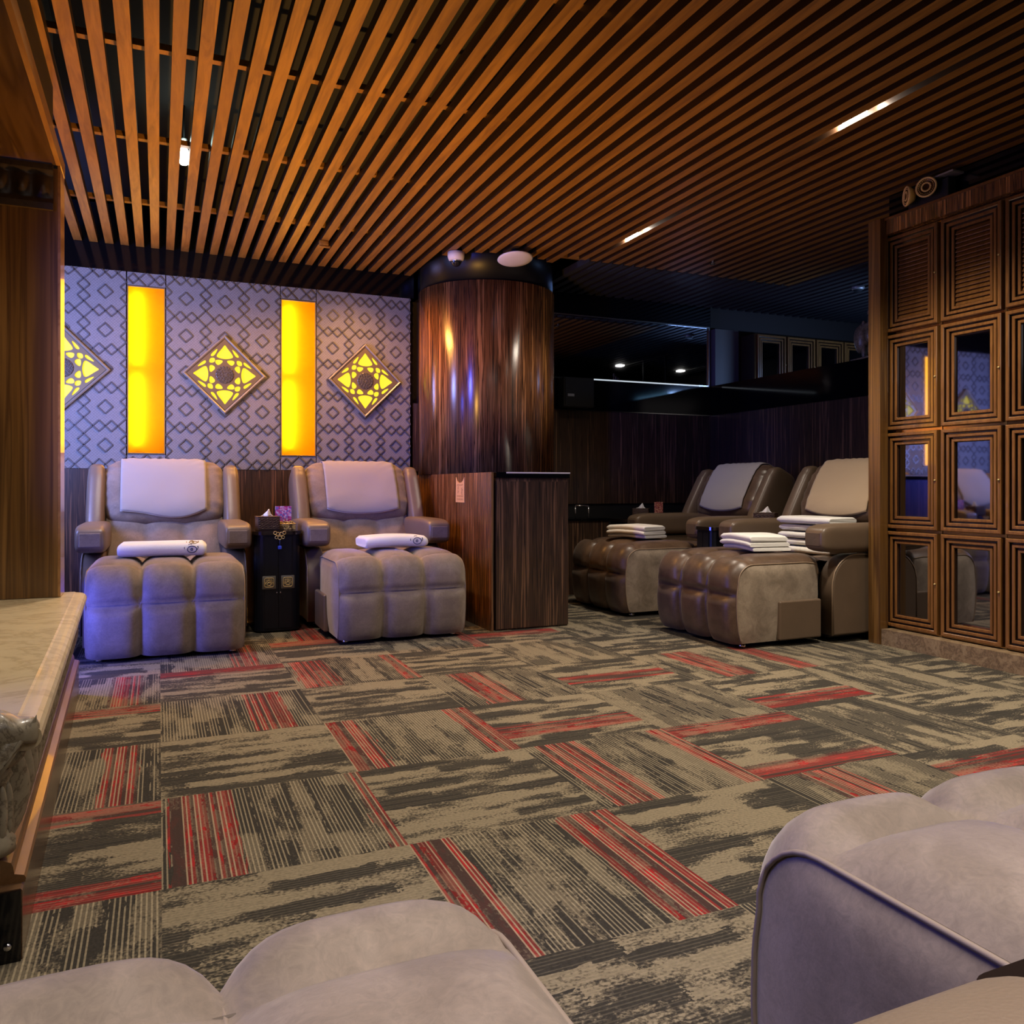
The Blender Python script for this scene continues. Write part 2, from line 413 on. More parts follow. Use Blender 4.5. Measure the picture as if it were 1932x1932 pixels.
class MB:
    """collects shapes for one mesh"""
    def __init__(self):
        self.v = []; self.f = []; self.sm = []

    def add(self, vs, fs, smooth=False):
        o = len(self.v)
        self.v += [tuple(p) for p in vs]
        for f in fs:
            self.f.append(tuple(i + o for i in f)); self.sm.append(smooth)
        return self

    def box(self, x0, x1, y0, y1, z0, z1):
        return self.add([(x, y, z) for z in (z0, z1) for y in (y0, y1) for x in (x0, x1)],
                        [(0, 2, 3, 1), (4, 5, 7, 6), (0, 1, 5, 4), (2, 6, 7, 3), (0, 4, 6, 2), (1, 3, 7, 5)])

    def rbox(self, x0, x1, y0, y1, z0, z1, r=0.02, seg=4, xf=None):
        bm = bmesh.new()
        bmesh.ops.create_cube(bm, size=1.0)
        for v in bm.verts:
            v.co = Vector(((x0 + x1) / 2 + v.co.x * (x1 - x0), (y0 + y1) / 2 + v.co.y * (y1 - y0), (z0 + z1) / 2 + v.co.z * (z1 - z0)))
        bmesh.ops.bevel(bm, geom=list(bm.edges), offset=r, segments=seg, profile=0.5, affect='EDGES')
        return self.frombm(bm, True, xf)

    def frombm(self, bm, smooth=False, xf=None):
        bm.verts.index_update()
        vs = [v.co.copy() for v in bm.verts]
        if xf:
            vs = [xf(p) for p in vs]
        self.add(vs, [[v.index for v in f.verts] for f in bm.faces], smooth)
        bm.free()
        return self

    def grid(self, fn, nu, nv, cu=False, cv=False, smooth=True, flip=False):
        vs = [fn(i / (nu if cu else nu - 1), j / (nv if cv else nv - 1)) for i in range(nu) for j in range(nv)]
        fs = []
        for i in range(nu if cu else nu - 1):
            for j in range(nv if cv else nv - 1):
                a = i * nv + j; b = ((i + 1) % nu) * nv + j
                c = ((i + 1) % nu) * nv + (j + 1) % nv; d = i * nv + (j + 1) % nv
                fs.append((a, d, c, b) if flip else (a, b, c, d))
        return self.add(vs, fs, smooth)

    def lathe(self, prof, at=(0, 0, 0), n=24, axis='Z', smooth=True):
        def fn(u, v):
            k = min(int(round(v * (len(prof) - 1))), len(prof) - 1)
            r, h = prof[k]; a = 2 * pi * u
            p = (r * cos(a), r * sin(a), h)
            if axis == 'X':
                p = (p[2], p[0], p[1])
            elif axis == 'Y':
                p = (p[0], p[2], p[1])
            return (p[0] + at[0], p[1] + at[1], p[2] + at[2])
        return self.grid(fn, n, len(prof), cu=True, smooth=smooth)

    def tube(self, pts, r=0.005, n=6, closed=False, smooth=True):
        P = [Vector(p) for p in pts]; m = len(P)
        vs = []
        for i in range(m):
            a = P[i - 1] if (i > 0 or closed) else P[i]
            b = P[(i + 1) % m] if (i < m - 1 or closed) else P[i]
            t = (b - a)
            t = t.normalized() if t.length > 1e-9 else Vector((0, 0, 1))
            up = Vector((0, 0, 1)) if abs(t.z) < 0.9 else Vector((1, 0, 0))
            s = t.cross(up).normalized(); w = s.cross(t)
            for k in range(n):
                an = 2 * pi * k / n
                vs.append(P[i] + (s * cos(an) + w * sin(an)) * r)
        fs = []
        for i in range(m if closed else m - 1):
            for k in range(n):
                fs.append((i * n + k, i * n + (k + 1) % n, ((i + 1) % m) * n + (k + 1) % n, ((i + 1) % m) * n + k))
        if not closed:
            fs.append(tuple(range(n))[::-1]); fs.append(tuple((m - 1) * n + k for k in range(n)))
        return self.add(vs, fs, smooth)

    def prism(self, poly, h0, h1, axis='Z', smooth=False):
        """poly of (a, b) pairs pushed along an axis"""
        def P(a, b, h):
            return (a, b, h) if axis == 'Z' else ((h, a, b) if axis == 'X' else (a, h, b))
        n = len(poly)
        vs = [P(a, b, h0) for a, b in poly] + [P(a, b, h1) for a, b in poly]
        fs = [tuple(range(n))[::-1], tuple(range(n, 2 * n))] + [(i, (i + 1) % n, n + (i + 1) % n, n + i) for i in range(n)]
        return self.add(vs, fs, smooth)

    def ellipsoid(self, c, h, e1=1.0, e2=1.0, nu=24, nv=16, xf=None, wob=None):
        def sp(x, e):
            return math.copysign(abs(x) ** e, x)

        def fn(u, v):
            a = 2 * pi * u; b = -pi / 2 + pi * v
            p = Vector((c[0] + h[0] * sp(cos(b), e1) * sp(cos(a), e2), c[1] + h[1] * sp(cos(b), e1) * sp(sin(a), e2), c[2] + h[2] * sp(sin(b), e1)))
            if wob:
                p = wob(p)
            return xf(p) if xf else p
        return self.grid(fn, nu, nv, cu=True)

    def build(self, name, mat, parent=None, wn=False, recalc=True):
        me = bpy.data.meshes.new(name)
        me.from_pydata([tuple(p) for p in self.v], [], self.f)
        me.polygons.foreach_set('use_smooth', self.sm)
        if recalc:
            bm = bmesh.new(); bm.from_mesh(me)
            bmesh.ops.remove_doubles(bm, verts=bm.verts, dist=1e-5)
            bmesh.ops.recalc_face_normals(bm, faces=bm.faces)
            bm.to_mesh(me); bm.free()
        me.materials.append(mat)
        o = bpy.data.objects.new(name, me); COL.objects.link(o)
        if parent:
            o.parent = parent
        if wn:
            m = o.modifiers.new('wn', 'WEIGHTED_NORMAL'); m.keep_sharp = True
        return o


def tag(o, label, cat=None, group=None, kind=None):
    if label: o['label'] = label
    if cat: o['category'] = cat
    if group: o['group'] = group
    if kind: o['kind'] = kind
    return o


def thing(name, label, cat, loc=(0, 0, 0), rz=0.0, group=None):
    o = bpy.data.objects.new(name, None); COL.objects.link(o)
    o.empty_display_size = 0.1
    o.location = loc; o.rotation_euler = (0, 0, rz)
    return tag(o, label, cat, group)


def structure(o, label=None):
    o['kind'] = 'structure'
    if label: o['label'] = label
    return o


def empty(name, loc=(0, 0, 0)):
    o = bpy.data.objects.new(name, None); COL.objects.link(o); o.location = loc
    o.empty_display_size = 0.1
    return o


def copy_tree(o, parent=None):
    c = o.copy(); COL.objects.link(c)
    if parent: c.parent = parent
    for ch in [x for x in bpy.data.objects if x.parent == o]:
        copy_tree(ch, c)
    return c


def dup(o, label, loc, rz, group=None, drop=()):
    c = copy_tree(o)
    c.location = loc; c.rotation_euler = (0, 0, rz); c['label'] = label
    if group: c['group'] = group
    return c


def chaikin(pts, n=2):
    for _ in range(n):
        q = []
        for i in range(len(pts)):
            a, b = pts[i], pts[(i + 1) % len(pts)]
            q += [(a[0] * .75 + b[0] * .25, a[1] * .75 + b[1] * .25), (a[0] * .25 + b[0] * .75, a[1] * .25 + b[1] * .75)]
        pts = q
    return pts


ROOM_X0, ROOM_X1, ROOM_Y0, WALL_Y = -2.6, 8.4, -2.2, 7.03
CEIL = 2.89

# ------------------------------------------------------------------ setting: carpet floor
TP, TX, TY = 0.632, 0.006, 0.291
RED = {(2, 3): (.08, .36, .87, 1), (3, 3): (.79, 1, .02, .2), (2, 4): (.2, .44, 2, 2), (3, 5): (.28, .52, 2, 2), (4, 5): (.33, .65, 2, 2),
       (5, 5): (.1, .34, 2, 2), (4, 4): (.1, .37, 2, 2), (3, 2): (.2, .5, 2, 2), (4, 2): (.6, .8, 2, 2), (1, 6): (.04, .36, .87, 1),
       (2, 5): (.2, .5, 2, 2), (1, 4): (0, .22, .83, 1), (0, 5): (.57, .83, 2, 2), (0, 6): (.79, 1, 2, 2), (1, 7): (.76, 1, 2, 2),
       (0, 7): (.59, .83, 2, 2), (2, 7): (.87, 1, 2, 2), (3, 7): (.42, .66, 2, 2), (1, 8): (.3, .6, 2, 2), (0, 3): (.03, .33, .93, 1),
       (1, 2): (0, .19, .72, 1), (-1, 4): (.7, .89, 2, 2), (-1, 3): (.82, 1, 0, .16), (-1, 6): (.65, .88, 2, 2), (-1, 5): (.76, .97, 2, 2)}
rng = random.Random(5)
fv, ff, fuv, fa = [], [], [], []
for i in range(-4, 14):
    for j in range(-4, 12):
        x0, y0 = TX + i * TP, TY + j * TP
        x1, y1 = x0 + TP, y0 + TP
        k = len(fv)
        fv += [(x0, y0, 0), (x1, y0, 0), (x1, y1, 0), (x0, y1, 0)]
        ff.append((k, k + 1, k + 2, k + 3))
        along_y = (i + j) % 2 != 0 or (i, j) == (5, 5)
        fuv += [(0, 0), (0, 1), (1, 1), (1, 0)] if along_y else [(0, 0), (1, 0), (1, 1), (0, 1)]
        r = RED.get((i, j), (2, 2, 2, 2))
        lines = (0.9 if j < 6 else 0.6) if along_y else 0.18
        if i >= 4: lines *= 0.5
        fa.append((rng.random(), r[0] - (0.2 if r[0] == 0 else 0), r[1] + (0.2 if r[1] == 1 else 0), r[2] - (0.2 if r[2] == 0 else 0), r[3] + (0.2 if r[3] == 1 else 0), lines))
me = bpy.data.meshes.new('floor'); me.from_pydata(fv, [], ff)
ul = me.uv_layers.new(name='tile')
for li, uv in enumerate(fuv): ul.data[li].uv = uv
for ai, nm in enumerate(('seed', 'r0', 'r1', 'r2', 'r3', 'lines')):
    at = me.attributes.new(nm, 'FLOAT', 'FACE')
    for fi, row in enumerate(fa): at.data[fi].value = row[ai]
me.materials.append(M['carpet'])
floor = bpy.data.objects.new('floor', me); COL.objects.link(floor); structure(floor, 'carpet of square tiles in tan, charcoal and red stripes')

# ------------------------------------------------------------------ setting: slatted ceiling
ceil = MB().box(ROOM_X0, ROOM_X1, ROOM_Y0, 7.3, 3.25, 3.3).build('ceiling', M['soot'])
structure(ceil, 'dark void ceiling behind suspended timber slats')
for k in range(-5, 77):
    x = -0.057 + 0.1087 * k
    if x > 8.2: break
    if x < 3.05:
        y1 = WALL_Y - 0.01
        if 2.05 < x + .03 < 3.3:          # cut round the column
            y1 = 6.69 - math.sqrt(max(0.0, 0.66 ** 2 - (x + .03 - 2.67) ** 2)) if abs(x + .03 - 2.67) < .66 else y1
    else:
        y1 = 5.95
    if x < 5.4:
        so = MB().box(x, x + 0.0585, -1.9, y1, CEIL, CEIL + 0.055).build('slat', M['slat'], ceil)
        so.data.materials.append(M['slatshade'])
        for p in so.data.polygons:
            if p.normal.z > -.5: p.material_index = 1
    if x >= 3.3:
        MB().box(x, x + 0.0585, 5.97 if x < 5.4 else 2.5, WALL_Y - .01, CEIL, CEIL + 0.055).build('black_slat', M['slatdark'], ceil)
for y in (-1.3, -0.25, 0.8, 1.85, 2.9, 3.95, 5.0, 6.13):
    MB().box(-0.6, 5.4, y - 0.02, y + 0.02, CEIL + 0.056, CEIL + 0.085).build('batten', M['slat'], ceil)

# ------------------------------------------------------------------ setting: walls
wb = MB().box(ROOM_X0, ROOM_X1, 7.16, 7.3, 0, 3.25).build('wall_back', M['wall']); structure(wb, 'back wall')
o = MB().box(-2.4, 2.14, WALL_Y, 7.16, 0, 1.138).build('wainscot', M['ebonyd'], wb); o['label'] = 'dark ebony wood wainscot behind the two left chairs'
o = MB().box(-2.4, 2.14, WALL_Y - .004, 7.16, 2.69, 3.2).build('fascia', M['gloss'], wb); o['label'] = 'glossy black fascia under the slats'
o = MB().box(2.1, 5.36, WALL_Y, 7.16, 0.83, 1.75).build('wainscot', M['ebonyd'], wb); o['label'] = 'dark ebony wood panelling in the alcove'
MB().box(2.1, 5.36, WALL_Y + .02, 7.16, 0.0, 0.83).build('recess', M['black'], wb)
o = MB().box(3.2, 5.36, WALL_Y - .01, 7.16, 1.752, 2.05).build('black_glass_band', M['gloss'], wb); o['label'] = 'black glass band below the mirror'
MB().box(2.1, 5.36, WALL_Y - .004, 7.16, 2.69, 3.2).build('fascia', M['gloss'], wb)
o = MB().box(3.2, 5.34, WALL_Y - .006, 7.16, 2.06, 2.68).build('mirror', M['mirror'], wb); o['label'] = 'long smoked mirror above the alcove'
fr = MB().box(3.2, 5.34, WALL_Y - .02, WALL_Y - .007, 2.052, 2.066).box(3.2, 5.34, WALL_Y - .02, WALL_Y - .007, 2.672, 2.684).box(5.325, 5.34, WALL_Y - .02, WALL_Y - .007, 2.066, 2.672)
fr.box(3.2, 5.36, WALL_Y - .02, WALL_Y - .011, 1.745, 1.753)
fr.build('mirror_frame', M['chrome'], wb)
MB().box(3.9, 5.2, WALL_Y - .024, WALL_Y - .0205, 2.053, 2.065).build('glow_strip', M['frameglow'], wb)  # glow put on the mirror's lower frame for its bright line
wr = MB().box(5.36, 5.5, 3.3, 7.16, 0, 1.75).build('wall_right', M['ebonyd']); structure(wr, 'low wood-panelled partition behind the alcove chairs')
o = MB().box(5.35, 5.52, 3.3, 7.02, 1.752, 2.06).build('black_glass_band', M['gloss'], wr); o['label'] = 'glossy black ledge along the partition top'
wl = MB().box(ROOM_X0 - .1, ROOM_X0, ROOM_Y0, 7.3, 0, 3.25).build('wall_left', M['wall']); structure(wl)
wf = MB().box(ROOM_X0, ROOM_X1, ROOM_Y0 - .1, ROOM_Y0, 0, 3.25).build('wall_front', M['wall']); structure(wf)
we = MB().box(ROOM_X1, ROOM_X1 + .1, ROOM_Y0, 7.3, 0, 3.25).build('wall_far', M['wall']); structure(we)
wk = MB().box(4.76, 4.84, ROOM_Y0, 3.86, 0, 3.25).build('wall_lockers', M['black']); structure(wk)
t1 = MB().box(5.365, 5.67, 6.95, 7.16, 2.06, 2.66).build('trim_1', M['greypost']); structure(t1)

# ---- patterned panels with raised lattice
PANEL_T = 0.045


def seg_ridge(mb, a, b, y, w=0.0065, h=0.007, clip=None):
    (x0, z0), (x1, z1) = a, b
    if clip:                               # Liang-Barsky against the panel
        X0, X1, Z0, Z1 = clip
        t0, t1 = 0.0, 1.0
        dx, dz = x1 - x0, z1 - z0
        for p, q in ((-dx, x0 - X0), (dx, X1 - x0), (-dz, z0 - Z0), (dz, Z1 - z0)):
            if abs(p) < 1e-9:
                if q < 0: return
            else:
                r = q / p
                if p < 0: t0 = max(t0, r)
                else: t1 = min(t1, r)
        if t1 - t0 < 0.02: return
        x0, z0, x1, z1 = x0 + t0 * dx, z0 + t0 * dz, x0 + t1 * dx, z0 + t1 * dz
    L = math.hypot(x1 - x0, z1 - z0)
    nx, nz = -(z1 - z0) / L * w, (x1 - x0) / L * w
    q = [(x0 + nx, z0 + nz), (x0 - nx, z0 - nz), (x1 - nx, z1 - nz), (x1 + nx, z1 + nz)]
    mb.add([(a_, y, b_) for a_, b_ in q] + [(a_ * .7 + ((x0 + x1) / 2) * 0 + (x0 if i in (0, 1) else x1) * .3, y - h, b_ * .7 + (z0 if i in (0, 1) else z1) * .3) for i, (a_, b_) in enumerate(q)],
           [(4, 5, 6, 7), (0, 1, 5, 4), (1, 2, 6, 5), (2, 3, 7, 6), (3, 0, 4, 7)])


def lattice(mb, X0, X1, Z0, Z1, cell, ox, oz, y):
    clip = (X0, X1, Z0, Z1)
    d = cell * 0.145                       # half diagonal of a small link diamond
    D = cell / 2 - 2 * d                   # half diagonal of the crossing diamond

    def dia(cx, cz, r):
        p = [(cx, cz + r), (cx + r, cz), (cx, cz - r), (cx - r, cz)]
        for i in range(4):
            seg_ridge(mb, p[i], p[(i + 1) % 4], y, clip=clip)
    ni = int((X1 - X0) / cell) + 3; nj = int((Z1 - Z0) / cell) + 3
    i0 = math.floor((X0 - ox) / cell) - 1; j0 = math.floor((Z0 - oz) / cell) - 1
    for i in range(i0, i0 + ni + 1):
        for j in range(j0, j0 + nj + 1):
            cx, cz = ox + i * cell, oz + j * cell
            dia(cx, cz, D)
            for s in (-1, 1):
                dia(cx + cell / 2 + s * d, cz, d)
                dia(cx, cz + cell / 2 + s * d, d)
            dia(cx + cell / 2, cz + cell / 2, d * 1.25)


PZ0, PZ1 = 1.14, 2.688
sections = [(-1.13, -0.235, 'patterned grey wall panel at the far left, beside the wood partition'),
            (0.05, 0.937, 'patterned grey wall panel between the two glowing orange strips'),
            (1.236, 2.07, 'patterned grey wall panel between the right glowing strip and the column')]
for (x0, x1, lab) in sections:
    t = thing('wall_panel', lab, 'wall panel', ((x0 + x1) / 2, WALL_Y, PZ0), 0, 'patterned wall panels')
    MB().box(x0 - (x0 + x1) / 2 + .003, x1 - (x0 + x1) / 2 - .003, 0, 0.125, 0.001, PZ1 - PZ0).build('panel_board', M['panel'], t)
    mb = MB()
    cell = (x1 - x0) / 3
    lattice(mb, x0, x1, PZ0, PZ1, cell, x0, 1.92 - 0.5 * cell, WALL_Y)
    mb.v = [(p[0] - (x0 + x1) / 2, p[1] - WALL_Y, p[2] - PZ0) for p in mb.v]
    mb.build('raised_lattice', M['ridge'], t)
# slim panels over and under the strips
STRIP_E = 4
STRIPS = [(-0.229, 0.046), (0.941, 1.232)]
SZ0, SZ1 = 1.258, 2.582
for si, (x0, x1) in enumerate(STRIPS):
    for (z0, z1, nm) in ((SZ1 + .004, PZ1, 'above'), (PZ0, SZ0 - .004, 'below')):
        t = thing('slim_panel', 'small patterned panel just %s the %s glowing orange strip' % (nm, ('left', 'right')[si]), 'wall panel', ((x0 + x1) / 2, WALL_Y, z0), 0, 'small panels by the strips')
        hw = (x1 - x0) / 2
        MB().box(-hw, hw, 0, .125, .001, z1 - z0).build('panel_board', M['panel'], t)
        mb = MB(); lattice(mb, x0, x1, z0, z1, hw * 2, x0 - hw, (z0 + z1) / 2, WALL_Y)
        mb.v = [(p[0] - (x0 + x1) / 2, p[1] - WALL_Y, p[2] - z0) for p in mb.v]
        mb.build('raised_lattice', M['ridge'], t)

# ---- glowing strips: niche, tubes, acrylic cover
for si, (x0, x1) in enumerate(STRIPS):
    t = thing('strip_light', ('tall glowing orange strip light nearer the wood partition', 'tall glowing orange strip light nearer the round wood column')[si], 'wall light', (x0, WALL_Y, SZ0), 0, 'orange strip lights')
    w, h = x1 - x0, SZ1 - SZ0
    nb = MB()
    nb.box(0, w, .122, .128, 0, h); nb.box(0, .004, .0, .122, 0, h); nb.box(w - .004, w, .0, .122, 0, h)
    nb.box(0.004, w - .004, 0, .122, 0, .004); nb.box(.004, w - .004, 0, .122, h - .004, h)
    nb.build('niche', M['nichewall'], t)
    for zz in ((.05, h / 2 - .03), (h / 2 + .03, h - .05)):
        tb = MB().lathe([(0, zz[0]), (.012, zz[0]), (.012, zz[1]), (0, zz[1])], (.072, .062, 0), 12).build('tube', M['tube'], t)
        MB().lathe([(0, zz[0] - .03), (.014, zz[0] - .03), (.014, zz[0] + .015), (.0, zz[0] + .015)], (.072, .062, 0), 10).build('end_cap', M['black'], tb)
    MB().add([(.0045, .018, .0045), (w - .0045, .018, .0045), (w - .0045, .018, h - .0045), (.0045, .018, h - .0045)], [(0, 1, 2, 3)]).build('acrylic_cover', M['cover'], t)
    f = MB()
    for a in ((0, .007, 0, h), (w - .007, w, 0, h)):
        f.box(a[0], a[1], -.006, -.0005, a[2], a[3])
    f.box(.007, w - .007, -.006, -.0005, 0, .007); f.box(.007, w - .007, -.006, -.0005, h - .007, h)
    f.build('rim', M['bronze'], t)
    lo = lamp('strip_glow', 'AREA', (w / 2, -.012, h / 2), STRIP_E, (1.0, 0.42, 0.04), size=w, size_y=h, aim=(w / 2, -2, h / 2))
    lo.parent = t

# ---- lattice lamps
HOLES = []
tri = [(0, .74), (.05, .66), (.175, .50), (.165, .44), (0, .405), (-.165, .44), (-.175, .50), (-.05, .66)]
sl = [(.155, .685), (.36, .475), (.26, .45)]
sq = [(.285, .375), (.405, .35), (.41, .24), (.30, .25)]
pt = [(.03, .355), (.215, .37), (.225, .285), (.15, .225)]


def d4(poly, eight):
    out = []
    for k in range(4):
        c, s = [(1, 0), (0, 1), (-1, 0), (0, -1)][k]
        out.append([(c * x - s * y, s * x + c * y) for x, y in poly])
        if eight:
            out.append([(-(c * x - s * y), s * x + c * y) for x, y in poly])
    return out


for p, e in ((tri, False), (sl, True), (sq, False), (pt, True)):
    for q in d4(p, e):
        mx, my = sum(a for a, b in q) / len(q), sum(b for a, b in q) / len(q)
        HOLES.append(chaikin([(mx + (a - mx) * 1.16, my + (b - my) * 1.16) for a, b in q], 2))


def lattice_mesh(R):
    cu = bpy.data.curves.new('lat', 'CURVE'); cu.dimensions = '2D'; cu.fill_mode = 'BOTH'; cu.extrude = 0.006
    outer = [(0, .9), (.9, 0), (0, -.9), (-.9, 0)]
    for poly in [outer] + HOLES:
        sp = cu.splines.new('POLY'); sp.points.add(len(poly) - 1); sp.use_cyclic_u = True
        for q, (x, y) in zip(sp.points, poly): q.co = (x * R, y * R, 0, 1)
    ob = bpy.data.objects.new('lat', cu); COL.objects.link(ob)
    dg = bpy.context.evaluated_depsgraph_get()
    m = bpy.data.meshes.new_from_object(ob.evaluated_get(dg))
    bpy.data.objects.remove(ob); bpy.data.curves.remove(cu)
    m.transform(Matrix.Rotation(pi / 2, 4, 'X'))
    m.materials.clear(); m.materials.append(M['bronze'])
    m.name = 'lattice'
    return m


R = 0.322
LM = lattice_mesh(R)


def make_diamond():
    t = thing('lattice_lamp', '', 'wall light', (0, 0, 0), 0, 'diamond lattice lamps')
    mb = MB()
    prof = [(1.0, 0.0), (1.0, -.030), (.965, -.036), (.93, -.030), (.90, -.018), (.90, 0)]

    def fn(u, v):
        k = int(round(u * 4)) % 4
        r, y = prof[int(round(v * (len(prof) - 1)))]
        a = pi / 2 * k
        return (R * r * cos(a), y, R * r * sin(a))
    mb.grid(fn, 4, len(prof), cu=True, smooth=False)
    mb.build('frame', M['pewter'], t)
    lo = bpy.data.objects.new('lattice', LM); COL.objects.link(lo); lo.parent = t; lo.location = (0, -.02, 0)
    MB().prism([(0, .9 * R), (.9 * R, 0), (0, -.9 * R), (-.9 * R, 0)], -.008, -.004, 'Y').build('glow_panel', M['yglow'], t)
    ro = MB()
    ro.lathe([(0, -.030), (.2 * R, -.029), (.225 * R, -.027), (.225 * R, -.026)], (0, 0, 0), 20, 'Y')
    for rr, n in ((.06, 6), (.125, 11), (.19, 16)):
        for q in range(n):
            a = 2 * pi * q / n + rr * 9
            cx, cz = rr * R * cos(a), rr * R * sin(a)
            ro.tube([(cx + .024 * R * cos(b), -.031, cz + .024 * R * sin(b)) for b in [2 * pi * w / 8 for w in range(8)]], .0022, 4, True)
    ro.build('rosette', M['darkbronze'], t)
    return t


dl = make_diamond()
dl.location = (0.494, WALL_Y - .001, 1.915); dl['label'] = 'diamond lattice lamp with yellow glow between the two orange strips'
dup(dl, 'diamond lattice lamp with yellow glow beside the wood column', (1.655, WALL_Y - .001, 1.925), 0)
dup(dl, 'diamond lattice lamp half hidden by the wood partition on the left', (-0.667, WALL_Y - .001, 1.905), 0)

# ---- column
PX, PY, PR = 2.67, 6.69, 0.6
colm = empty('column', (PX, PY, 0)); structure(colm, 'round wood-veneered column')
MB().lathe([(0, 1.102), (PR, 1.102), (PR, 2.69), (0, 2.69)], (0, 0, 0), 96).build('shaft', M['ebony'], colm)
MB().lathe([(0, 0), (.5, 0), (.5, 1.101), (0, 1.101)], (0, 0, 0), 64).build('core', M['ebonyd'], colm)
MB().lathe([(0, 2.691), (PR - .012, 2.691), (PR - .012, 3.24), (0, 3.24)], (0, 0, 0), 96).build('black_band', M['satin'], colm)
for o in [x for x in bpy.data.objects if x.parent == colm]:
    for p in o.data.polygons: p.use_smooth = len(p.vertices) == 4 and abs(p.normal.z) < .5

# ---- ceiling lamps in and above the gaps of the slats
GAP = lambda k: -0.057 + 0.1087 * k + 0.0585 + 0.0251          # middle of the gap after slat k
for (k, y, lab) in ((30, 3.12, 'bright slim ceiling lamp in a slat gap, nearest the lockers'), (30, 5.27, 'bright slim ceiling lamp in a slat gap, right of the column')):
    x = GAP(k)
    t = thing('gap_lamp', lab, 'lamp', (x, y, CEIL), 0, 'slim lamps in the slat gaps')
    MB().rbox(-.017, .017, -.075, .075, .004, .03, .012, 4).build('bulb', M['bulb'], t)
    MB().box(-.02, .02, -.09, .09, .031, .06).build('housing', M['greymetal'], t)
    for dy in (-.13, .13):
        lo = lamp('gap_glow', 'POINT', (0, dy, .022), 2.0, NEUT, size=.012); lo.parent = t
t = thing('ceiling_lamp', 'small white ceiling lamp in a slat gap over the left chairs', 'lamp', (0.1347, 5.155, 2.900), 0)
MB().lathe([(0, 0), (.018, .002), (.0245, .010), (.0245, .085), (.018, .094), (0, .095)], (0, 0, 0), 20).build('bulb', M['bulb'], t)
MB().lathe([(.0, .0955), (.023, .096), (.023, .15), (0, .15)], (0, 0, 0), 20).build('socket', M['greymetal'], t)
MB().lathe([(.006, .151), (.006, .348)], (0, 0, 0), 8).build('stem', M['black'], t)
lo = lamp('bulb_glow', 'POINT', (0, -.03, .13), 1.5, (0.75, 1.0, 0.92), size=.02); lo.parent = t
for (x, y, lab) in ((6.56, 3.2, 'slim lamp of the far room, the left one seen in the alcove mirror'), (7.76, 3.1, 'slim lamp of the far room, the right one seen in the alcove mirror')):
    t = thing('gap_lamp', lab, 'lamp', (x, y, CEIL - .02), 0, 'slim lamps in the slat gaps')
    MB().rbox(-.05, .05, -.05, .05, 0, .012, .005, 3).build('bulb', M['bulb'], t)
    MB().box(-.055, .055, -.055, .055, .0125, .06).build('housing', M['greymetal'], t)
t = thing('led_tube', 'cold blue light tube of the far room mirrored in the black glass band', 'lamp', (6.7, 3.94, 2.33), 0)
MB().lathe([(0, -.48), (.014, -.48), (.014, .48), (0, .48)], (0, 0, 0), 10, 'Y').build('tube', M['led'], t)
MB().box(-.02, .02, -.5, .5, .0145, .04).build('housing', M['greymetal'], t)
for q in (-.3, .28):
    MB().box(-.01, .01, q, q + .02, .0405, .56).build('hanger', M['black'], t)

# ------------------------------------------------------------------ massage chairs
OW = 0.42           # half width of the footrest
ZT = 0.515


def resample(pts, n):
    L = [0.0]
    for a, b in zip(pts, pts[1:]): L.append(L[-1] + math.dist(a, b))
    out = []
    for k in range(n):
        s = L[-1] * k / (n - 1)
        i = max(i for i in range(len(L)) if L[i] <= s + 1e-9); i = min(i, len(pts) - 2)
        f = (s - L[i]) / (L[i + 1] - L[i])
        out.append((pts[i][0] + (pts[i + 1][0] - pts[i][0]) * f, pts[i][1] + (pts[i + 1][1] - pts[i][1]) * f))
    return out, L[-1]


def lobed(mb, pts, xs, rows, B, n=56, m=15, px=2.4, pr=5.0):
    """sweep a side profile across lobes; rows are cut points (0..1 of arc length)"""
    P, L = resample(pts, n)
    N = []
    for i in range(n):
        a, b = P[max(0, i - 1)], P[min(n - 1, i + 1)]
        d = Vector((b[0] - a[0], b[1] - a[1])).normalized()
        N.append((-d.y, d.x))
    cols = []
    for a, b in zip(xs, xs[1:]):
        for k in range(m):
            cols.append((a + (b - a) * k / (m - 1), k / (m - 1)))
    cuts = [0.0] + list(rows) + [1.0]

    def fn(u, v):
        i = int(round(u * (n - 1))); x, lu = cols[int(round(v * (len(cols) - 1)))]
        s = i / (n - 1)
        k = max(q for q in range(len(cuts) - 1) if cuts[q] <= s + 1e-9)
        lv = (s - cuts[k]) / (cuts[k + 1] - cuts[k])
        e0 = 0.0 if (k > 0) else 0.6
        rv = 1 - abs(2 * lv - 1) ** pr
        if k == 0 and lv < .5: rv = 1 - (1 - e0) * (1 - 2 * lv) ** 4
        if k == len(cuts) - 2 and lv > .5: rv = 1 - .5 * (2 * lv - 1) ** 4
        d = B * (1 - abs(2 * lu - 1) ** px) * rv + 0.006 * rv
        y, z = P[i]
        return (x, y + N[i][0] * d, z + N[i][1] * d)
    mb.grid(fn, n, len(cols))
    return P


